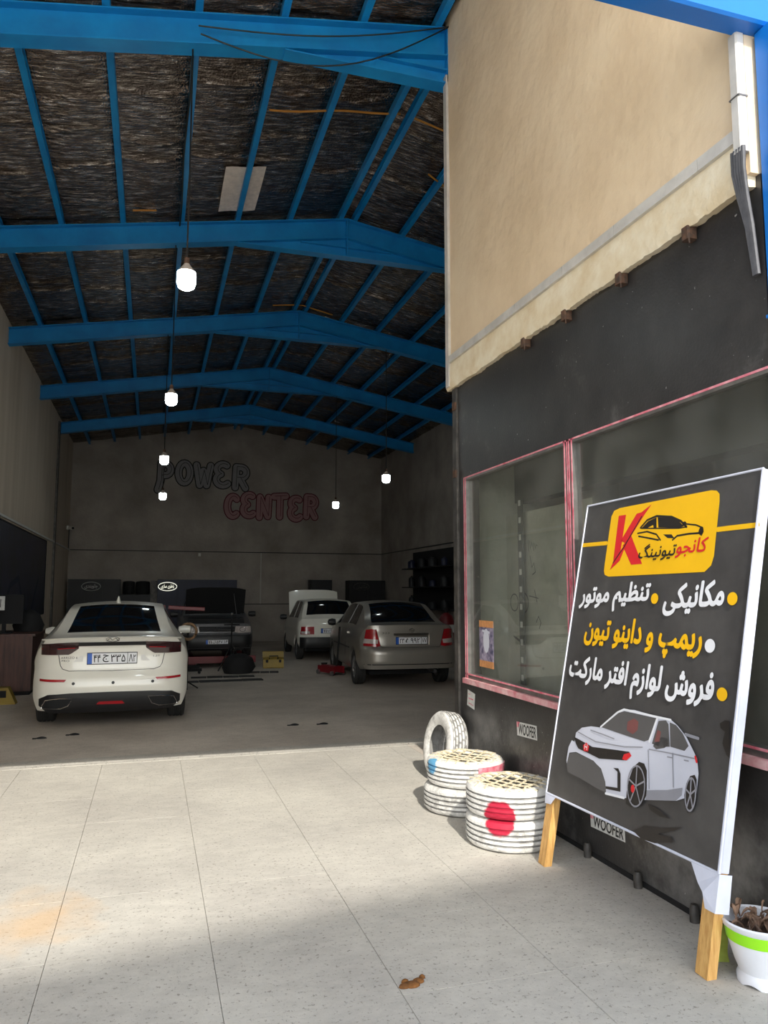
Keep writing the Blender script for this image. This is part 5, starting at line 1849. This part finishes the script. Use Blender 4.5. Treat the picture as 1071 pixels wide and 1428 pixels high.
GL = {  # strokes in a unit cell
    'P': [[(0.05, -0.25), (0.22, 0.2), (0.24, 1.0)], [(0.24, 1.0)] + arc(0.5, 0.72, 0.38, 0.27, 100, -100) + [(0.24, 0.42)]],
    'O': [arc(0.5, 0.5, 0.40, 0.46, 0, 360, 24)],
    'W': [[(0.02, 1.0), (0.26, 0.05)], [(0.26, 0.05), (0.5, 0.75)], [(0.5, 0.75), (0.74, 0.05)], [(0.74, 0.05), (1.0, 1.0)]],
    'E': [arc(0.55, 0.75, 0.42, 0.25, 50, 250), arc(0.55, 0.25, 0.46, 0.28, 110, 320)],
    'R': [[(0.12, 0.0), (0.18, 1.0)], [(0.18, 1.0)] + arc(0.5, 0.73, 0.40, 0.26, 100, -100) + [(0.2, 0.47)], [(0.45, 0.45), (0.85, -0.02)]],
    'C': [arc(0.55, 0.5, 0.46, 0.48, 50, 310, 20)],
    'N': [[(0.10, 0.0), (0.14, 1.0)], [(0.14, 1.0), (0.80, 0.05)], [(0.80, 0.05), (0.86, 1.0)]],
    'T': [[(0.0, 0.95), (1.0, 1.0)], [(0.5, 0.95), (0.48, -0.05)]],
}


def graffiti(word, x0, x1, z0, z1, dark, fill, label):
    W = (x1 - x0) / len(word)
    Hh = z1 - z0
    polys = {0: [], 1: [], 2: []}
    for i, c in enumerate(word):
        dz = 0.05 * Hh * (1 if i % 2 else -1)
        for st in GL[c]:
            pts = [(x0 + W * (i + 0.12 + 0.76 * u), z0 + dz + Hh * v) for u, v in st]
            polys[0] += stroke2d(pts, 0.27)
            polys[1] += stroke2d(pts, 0.205)
            polys[2] += stroke2d([(a + 0.03, b + 0.02) for a, b in pts], 0.016)
    o = flat(polys[0], lambda u, v: (u, YB - 0.003, v), (0, -1, 0)).build('wall_lettering', dark)
    tag(o, label, 'graffiti', 'bubble lettering on the back wall')
    for i, p in enumerate(polys[1]):
        flat([p], lambda u, v: (u, YB - 0.007 - 0.0004 * i, v), (0, -1, 0)).build('letter_fill', fill, o)
    for i, p in enumerate(polys[2]):
        flat([p], lambda u, v: (u, YB - 0.016 - 0.0003 * i, v), (0, -1, 0)).build('letter_line', dark, o)
    return o


graffiti('POWER', -0.02, 3.05, 5.16, 5.86, M['graf_black'], M['graf_grey'], 'bubble letters POWER in grey and black on the back wall')
graffiti('CENTER', 2.22, 5.42, 4.18, 4.86, M['graf_red'], M['graf_pink'], 'bubble letters CENTER in dull pink and red on the back wall')

# ------------------------------------------------------------------ back of the garage: cabinets, signs, tools
def cabinet(name, x0, x1, y0, y1, z1, mat, label, doors=2, cat='cabinet', group=None, zbot=0.0):
    r = empty(name, ((x0 + x1) / 2, y0, zbot))
    tag(r, label, cat, group)
    w, d, h = (x1 - x0), (y1 - y0), z1 - zbot
    MB().box(-w / 2, w / 2, 0.02, d, 0.0, h).build('body', mat, r)
    for k in range(doors):
        a = -w / 2 + w * k / doors
        b = a + w / doors
        dr = MB().box(a + 0.008, b - 0.008, 0.0, 0.02, 0.04, h - 0.03).build('door', mat, r)
        MB().box(b - 0.09, b - 0.07, -0.02, 0.0, h * 0.5, h * 0.5 + 0.14).build('handle', M['steel_post'], dr)
    return r


def oval_sign(x, y, z, rx, rz, txt, mat, label):
    r = empty('oval_sign', (x, y, z))
    tag(r, label, 'sign', 'oval signs above the workbenches')
    MB().prism(ell(0, 0, rx * 1.06, rz * 1.1, 28), lambda u, v, d: (u, d, v), 0.0, 0.03).build('sign_board', M['dark_board'], r)
    b = MB()
    e = ell(0, 0, rx, rz, 28)
    b.tube([(u, -0.012, v) for u, v in e + e[:1]], 0.013, 6)
    b.build('oval_tube', mat, r, True)
    put_text('sign_lettering', txt, lambda u, v: (-rx * 0.70 + 1.4 * rx * u, -0.006, -rz * 0.55 + 1.1 * rz * v), mat, r, 0.02)


cabinet('tool_cabinet', -2.45, -0.95, 24.9, 25.5, 2.02, M['dark_board'], 'black tool cabinet with oval sign in the far left corner', 3)
oval_sign(-1.78, 24.85, 1.80, 0.27, 0.13, 'جلوبندی', M['faint'], 'dim oval sign on the far left cabinet')
cabinet('low_cabinet', -0.93, -0.05, 25.0, 25.5, 1.55, M['dark_board'], 'dark low cabinet between the two oval signs', 2)
for x, z, r0, lab in ((-0.70, 1.555, 0.18, 'left dark drum on the low cabinet by the back wall'), (-0.28, 1.555, 0.21, 'right dark drum on the low cabinet by the back wall')):
    b = MB()
    b.lathe([(r0 * 0.9, 0.0), (r0, 0.03), (r0, 0.36), (r0 * 0.92, 0.40), (r0 * 0.4, 0.42), (0.0, 0.42)], 20)
    o = b.build('dark_drum', M['matt_black'], None, True)
    o.location = (x + 0.0, 25.25, z)
    tag(o, lab, 'drum')
cabinet('pale_box', -0.04, 0.14, 25.05, 25.4, 1.98, M['steel_post'], 'narrow grey locker beside the lit oval sign', 1)
cabinet('navy_workbench', 0.16, 2.62, 24.95, 25.5, 2.02, M['navy'], 'navy blue bench unit behind the dark silver saloon', 4, 'workbench')
oval_sign(0.46, 24.9, 1.80, 0.28, 0.13, 'باطری سازی', M['neon'], 'lit oval sign on the navy bench unit')
cabinet('black_box', 5.05, 5.75, 24.9, 25.5, 2.03, M['dark_board'], 'black cupboard behind the raised white bonnet', 1)
cabinet('tool_cabinet', 6.35, 7.6, 24.9, 25.5, 2.02, M['dark_board'], 'black cabinet with dim oval sign in the far right corner', 2)
oval_sign(6.75, 24.85, 1.80, 0.27, 0.13, 'مکانیکی', M['steel_post'], 'dim oval sign on the far right cabinet')

# posters and shelves along the side walls
pw = MB().box(XL + 0.001, XL + 0.02, 9.5, 20.3, 1.11, 2.86).build('wall_banner', M['poster'])
tag(pw, 'long dark blue banner on the left wall', 'banner')
fr = MB()
for z in (1.09, 2.86):
    fr.box(XL + 0.001, XL + 0.035, 9.5, 20.33, z, z + 0.025)
fr.box(XL + 0.001, XL + 0.035, 20.3, 20.33, 1.09, 2.88)
fr.build('banner_frame', M['matt_black'], pw)
flat(stroke2d([(12 + i * 0.9, 1.5 + 0.5 * math.sin(i * 1.7)) for i in range(9)], 0.12), lambda u, v: (XL + 0.0215, u, v), (1, 0, 0)).build('banner_print', M['navy'], pw)
rk = empty('tool_board', (XR - 0.02, 20.3, 0))
tag(rk, 'tall black tool board on the right wall beside the steel corner post', 'tool board')
MB().box(-0.06, 0.018, -1.72, 1.75, 1.12, 2.82).build('backboard', M['matt_black'], rk)
for z in (1.14, 1.75, 2.3):
    MB().box(-0.42, -0.06, -1.72, 1.75, z, z + 0.03).build('shelf', M['matt_black'], rk)
rt_ = random.Random(9)
k = 0
for z, sn in ((1.17, 'bottom'), (1.78, 'middle'), (2.33, 'top')):
    for y, on in ((-1.35, 'nearest'), (-0.45, 'second nearest'), (0.45, 'third nearest'), (1.35, 'farthest')):
        k += 1
        h = rt_.uniform(0.18, 0.38)
        b = MB()
        q = rt_.uniform(0.09, 0.13)
        b.lathe([(q, 0), (q, h * 0.7), (q * 0.8, h * 0.85), (q * 0.35, h * 0.9), (q * 0.35, h), (0, h)], 12)
        o = b.build('dark_canister', M['dark_board'] if k % 3 else M['navy'], None, True)
        o.location = (XR - 0.26, 20.3 + y, z + 0.001)
        tag(o, on + ' dark canister on the ' + sn + ' shelf of the black tool board', 'canister', 'canisters on the tool board')
# red fire extinguisher style cylinder by the corner post
b = MB()
RC = empty('red_cylinder', (6.55, 16.6, 0))
tag(RC, 'tall red cylinder trolley beside the champagne saloon tail lamp', 'cylinder')
MB().lathe([(0.0, 0.0), (0.17, 0.0), (0.175, 0.03), (0.175, 0.95), (0.14, 1.08), (0.05, 1.15), (0.0, 1.15)], 24).build('tank', M['red_metal'], RC, True)
MB().lathe([(0.05, 1.14), (0.05, 1.26), (0.0, 1.27)], 14).build('valve', M['matt_black'], RC, True)
MB().box(-0.12, 0.12, -0.18, -0.17, 0.70, 0.88).build('paper_label', M['paper'], RC)

# security camera
cm = empty('security_camera', (XL + 0.001, 24.9, 3.58))
tag(cm, 'tiny security camera on the left wall near the far corner', 'camera')
MB().box(0, 0.06, -0.06, 0.06, -0.06, 0.06).build('bracket', M['offwhite'], cm)
MB().tube([(0.06, 0, 0), (0.2, -0.25, -0.03)], 0.05, 10).build('camera_body', M['offwhite'], cm, True)
MB().tube([(0.2, -0.25, -0.03), (0.205, -0.26, -0.031)], 0.04, 10).build('lens', M['matt_black'], cm, True)

# desk with monitor on the left
DK = empty('desk', (-2.2, 13.4, 0))
tag(DK, 'brown wooden desk against the left wall beside the white saloon', 'desk')
for a, b_ in ((-0.34, 0.0), (0.002, 0.40)):
    MB().box(a, b_, -0.02, 0.0, 0.08, 0.92).build('front_panel', M['brown'], DK)
MB().box(-0.34, 0.40, 0.0, 1.3, 0.06, 0.92).build('carcass', M['brown'], DK)
MB().box(-0.34, 0.44, -0.05, 1.34, 0.92, 0.96).build('desk_top', M['brown'], DK)
MB().box(-0.32, 0.38, 0.02, 1.28, 0.0, 0.06).build('plinth', M['matt_black'], DK)
MO = empty('monitor', (-2.28, 13.7, 0.961))
tag(MO, 'black monitor standing on the brown desk', 'monitor')
MB().box(-0.12, 0.12, -0.1, 0.1, 0, 0.02).build('foot', M['matt_black'], MO)
MB().box(-0.03, 0.03, -0.02, 0.02, 0.02, 0.25).build('stand', M['matt_black'], MO)
MB().box(-0.25, 0.28, -0.04, 0.03, 0.15, 0.62).build('screen', M['matt_black'], MO)
PB = MB().box(-0.002, 0.30, -0.006, 0, 0, 0.22).build('paper_notice', M['paper'])
PB.location = (-2.50, 13.2, 1.34)
tag(PB, 'white printed notice above the brown desk at the left edge', 'notice')
MB().box(-0.05, 0.04, -0.005, 0.25, -0.37, -0.02).build('notice_holder', M['matt_black'], PB)
flat(sum([stroke2d([(0.03 + 0.035 * i, 0.05), (0.03 + 0.035 * i, 0.17)], 0.012) for i in range(7)], []), lambda u, v: (u, -0.0065, v), (0, -1, 0)).build('notice_print', M['ink'], PB)
bg = MB()
bg.lathe([(0.0, 0.0), (0.2, 0.0), (0.23, 0.1), (0.16, 0.28), (0.06, 0.36), (0.0, 0.37)], 16, Matrix.Diagonal((1.1, 0.8, 1, 1)))
o = bg.build('black_bag', M['matt_black'], None, True)
o.location = (-2.0, 14.3, 0.961)
tag(o, 'limp black bag on the brown desk', 'bag')
cn = MB()
cn.prism([(-0.16, 0), (0.17, 0), (0.06, 0.24), (-0.10, 0.24)], lambda u, v, d: (u, d, v), -0.1, 0.1)
yw = cn.build('wheel_chock', M['yellow_case'])
yw.location = (-2.02, 12.45, 0)
tag(yw, 'yellow wedge shaped wheel chock on the floor at the left edge', 'wheel chock')
MB().box(-0.06, 0.04, -0.104, -0.1, 0.10, 0.20).build('chock_print', M['matt_black'], yw)

# red lift under the dark saloon
LF = empty('scissor_lift', (1.38, 17.1, 0))
tag(LF, 'low red scissor lift under the dark silver saloon', 'lift')
for sx in (-1, 1):
    MB().box(sx * 0.62 - 0.22, sx * 0.62 + 0.22, 0.0, 3.6, 0.095, 0.135).build('platform', M['red_metal'], LF)
    MB().box(sx * 0.62 - 0.2, sx * 0.62 + 0.2, 0.05, 3.5, 0.0, 0.09).build('lift_base', M['red_metal'], LF)
MB().box(-0.84, 0.84, -0.10, 0.04, 0.10, 0.24).build('cross_beam', M['red_metal'], LF)
LA = empty('engine_crane', (0.55, 16.2, 0))
tag(LA, 'engine crane with a red arm reaching over the dark silver saloon', 'crane')
MB().box(-0.30, 0.42, -0.03, 0.05, 1.26, 1.34, 0.01, Matrix.Rotation(R(3.5), 4, 'Y')).build('arm', M['red_metal'], LA)
MB().box(-0.36, -0.28, -0.03, 0.05, 0.06, 1.36).build('mast', M['red_metal'], LA)
for y in (-0.35, 0.35):
    MB().box(-0.42, 0.45, y - 0.03, y + 0.03, 0.05, 0.11).build('foot_rail', M['matt_black'], LA)
    for x in (-0.38, 0.4):
        MB().lathe([(0.03, -0.02), (0.03, 0.02)], 10, Matrix.Translation((x, y, 0.03)) @ Matrix.Rotation(math.pi / 2, 4, 'X')).build('castor', M['matt_black'], LA)
MB().box(-0.40, -0.30, -0.35, 0.35, 0.06, 0.12).build('cross_rail', M['matt_black'], LA)
hs = MB()
hs.tube([(0.13 * math.cos(t), 0.02 * t / 6.28, 0.13 * math.sin(t)) for t in np.linspace(0, 18.8, 60)], 0.022, 8)
o = hs.build('hose_coil', M['tan'], None, True)
o.location = (0.60, 13.2, 0.97)
tag(o, 'tan hose coil hanging on a stand beside the white saloon', 'hose')
st = empty('hose_stand', (0.60, 13.35, 0))
tag(st, 'thin black stand carrying the tan hose coil', 'stand')
MB().tube([(0, 0, 0), (0, 0, 1.12)], 0.018, 8).build('pole', M['matt_black'], st)
MB().tube([(0, 0, 1.1), (0, -0.16, 1.12)], 0.012, 8).build('hook', M['matt_black'], st)
for k in range(3):
    a = R(120 * k + 20)
    MB().tube([(0, 0, 0.14), (0.2 * math.cos(a), 0.2 * math.sin(a), 0.012)], 0.012, 6).build('foot', M['matt_black'], st)
ws = empty('work_stand', (1.62, 16.3, 0))
tag(ws, 'black tripod work stand in front of the dark silver saloon', 'stand')
MB().tube([(0, 0, 0.3), (0, 0, 1.16)], 0.016, 8).build('pole', M['matt_black'], ws)
MB().lathe([(0.0, 1.15), (0.02, 1.15), (0.025, 1.19), (0.0, 1.2)], 10).build('knob', M['chrome'], ws, True)
MB().box(-0.16, 0.16, -0.012, 0.012, 0.93, 0.96).build('crossbar', M['matt_black'], ws)
for k in range(3):
    a = R(120 * k - 30)
    MB().tube([(0, 0, 0.55), (0.32 * math.cos(a), 0.32 * math.sin(a), 0.014)], 0.014, 6).build('leg', M['matt_black'], ws)
bgs = MB()
bgs.lathe([(0.0, 0.0), (0.24, 0.0), (0.28, 0.12), (0.24, 0.3), (0.12, 0.38), (0.0, 0.4)], 18, Matrix.Diagonal((1.15, 0.8, 1, 1)))
for k in range(18 * 6):
    x, y, z = bgs.v[k]
    f = 1 + 0.18 * noise.noise(Vector((x * 6, y * 6, z * 6)))
    bgs.v[k] = (x * f, y * f, z)
bo_ = bgs.build('tool_bag', M['matt_black'], None, True)
bo_.location = (1.72, 15.75, 0)
tag(bo_, 'black tool bag slumped on the floor before the dark silver saloon', 'bag')
MB().tube([(-0.15, 0, 0.34), (-0.08, 0, 0.47), (0.08, 0, 0.47), (0.15, 0, 0.34)], 0.014, 6).build('bag_handle', M['matt_black'], bo_, True)
yc = empty('tool_case', (2.56, 16.7, 0), R(-6))
tag(yc, 'open yellow plastic tool case on the garage floor', 'tool case')
MB().box(-0.22, 0.22, -0.15, 0.15, 0.0, 0.20, 0.015).build('case_body', M['yellow_case'], yc)
MB().box(-0.23, 0.23, 0.12, 0.16, 0.20, 0.34, 0.01).build('lid', M['yellow_case'], yc)
MB().tube([(-0.09, -0.155, 0.19), (-0.09, -0.17, 0.26), (0.09, -0.17, 0.26), (0.09, -0.155, 0.19)], 0.014, 6).build('handle', M['matt_black'], yc, True)
for x in (-0.14, 0.14):
    MB().box(x - 0.025, x + 0.025, -0.162, -0.15, 0.12, 0.18).build('latch', M['matt_black'], yc)
for (x, y, w, d, rz), lab in (((1.25, 14.45, 1.55, 0.26, 1), 'long dark rubber mat strip on the floor'), ((1.35, 15.1, 1.2, 0.22, -3), 'shorter dark mat strip behind the long one'),
                              ((2.15, 15.75, 0.75, 0.25, -8), 'dark mat under the yellow tool case')):
    r = empty('floor_mat', (x, y, 0), R(rz))
    tag(r, lab, 'mat')
    for k in range(4):
        MB().box(-w / 2 + w * k / 4 + 0.006, -w / 2 + w * (k + 1) / 4 - 0.006, -d / 2, d / 2, 0.0, 0.012 + 0.004 * (k % 2)).build('mat_tile', M['mat'], r)
jk = empty('floor_jack', (3.45, 15.0, 0), R(20))
tag(jk, 'red trolley jack on the floor left of the champagne saloon', 'jack')
for x in (-0.11, 0.11):
    MB().box(x - 0.012, x + 0.012, -0.30, 0.30, 0.04, 0.17, 0.004).build('side_plate', M['red_metal'], jk)
MB().box(-0.10, 0.10, -0.28, -0.05, 0.07, 0.18).build('pump_body', M['red_metal'], jk)
MB().box(-0.05, 0.05, -0.05, 0.28, 0.12, 0.18, 0.01).build('lift_arm', M['red_metal'], jk)
MB().lathe([(0.0, 0.18), (0.06, 0.18), (0.07, 0.21), (0.0, 0.21)], 16, Matrix.Translation((0, 0.25, 0))).build('saddle', M['matt_black'], jk, True)
MB().tube([(0, -0.2, 0.15), (-0.02, -0.30, 0.62), (-0.02, -0.34, 0.95)], 0.02, 8).build('handle', M['cable'], jk, True)
for x in (-0.14, 0.14):
    for y in (-0.25, 0.25):
        MB().lathe([(0.045, -0.02), (0.045, 0.02)], 14, Matrix.Translation((x, y, 0.045)) @ Matrix.Rotation(math.pi / 2, 4, 'Y')).build('castor', M['rim'], jk)
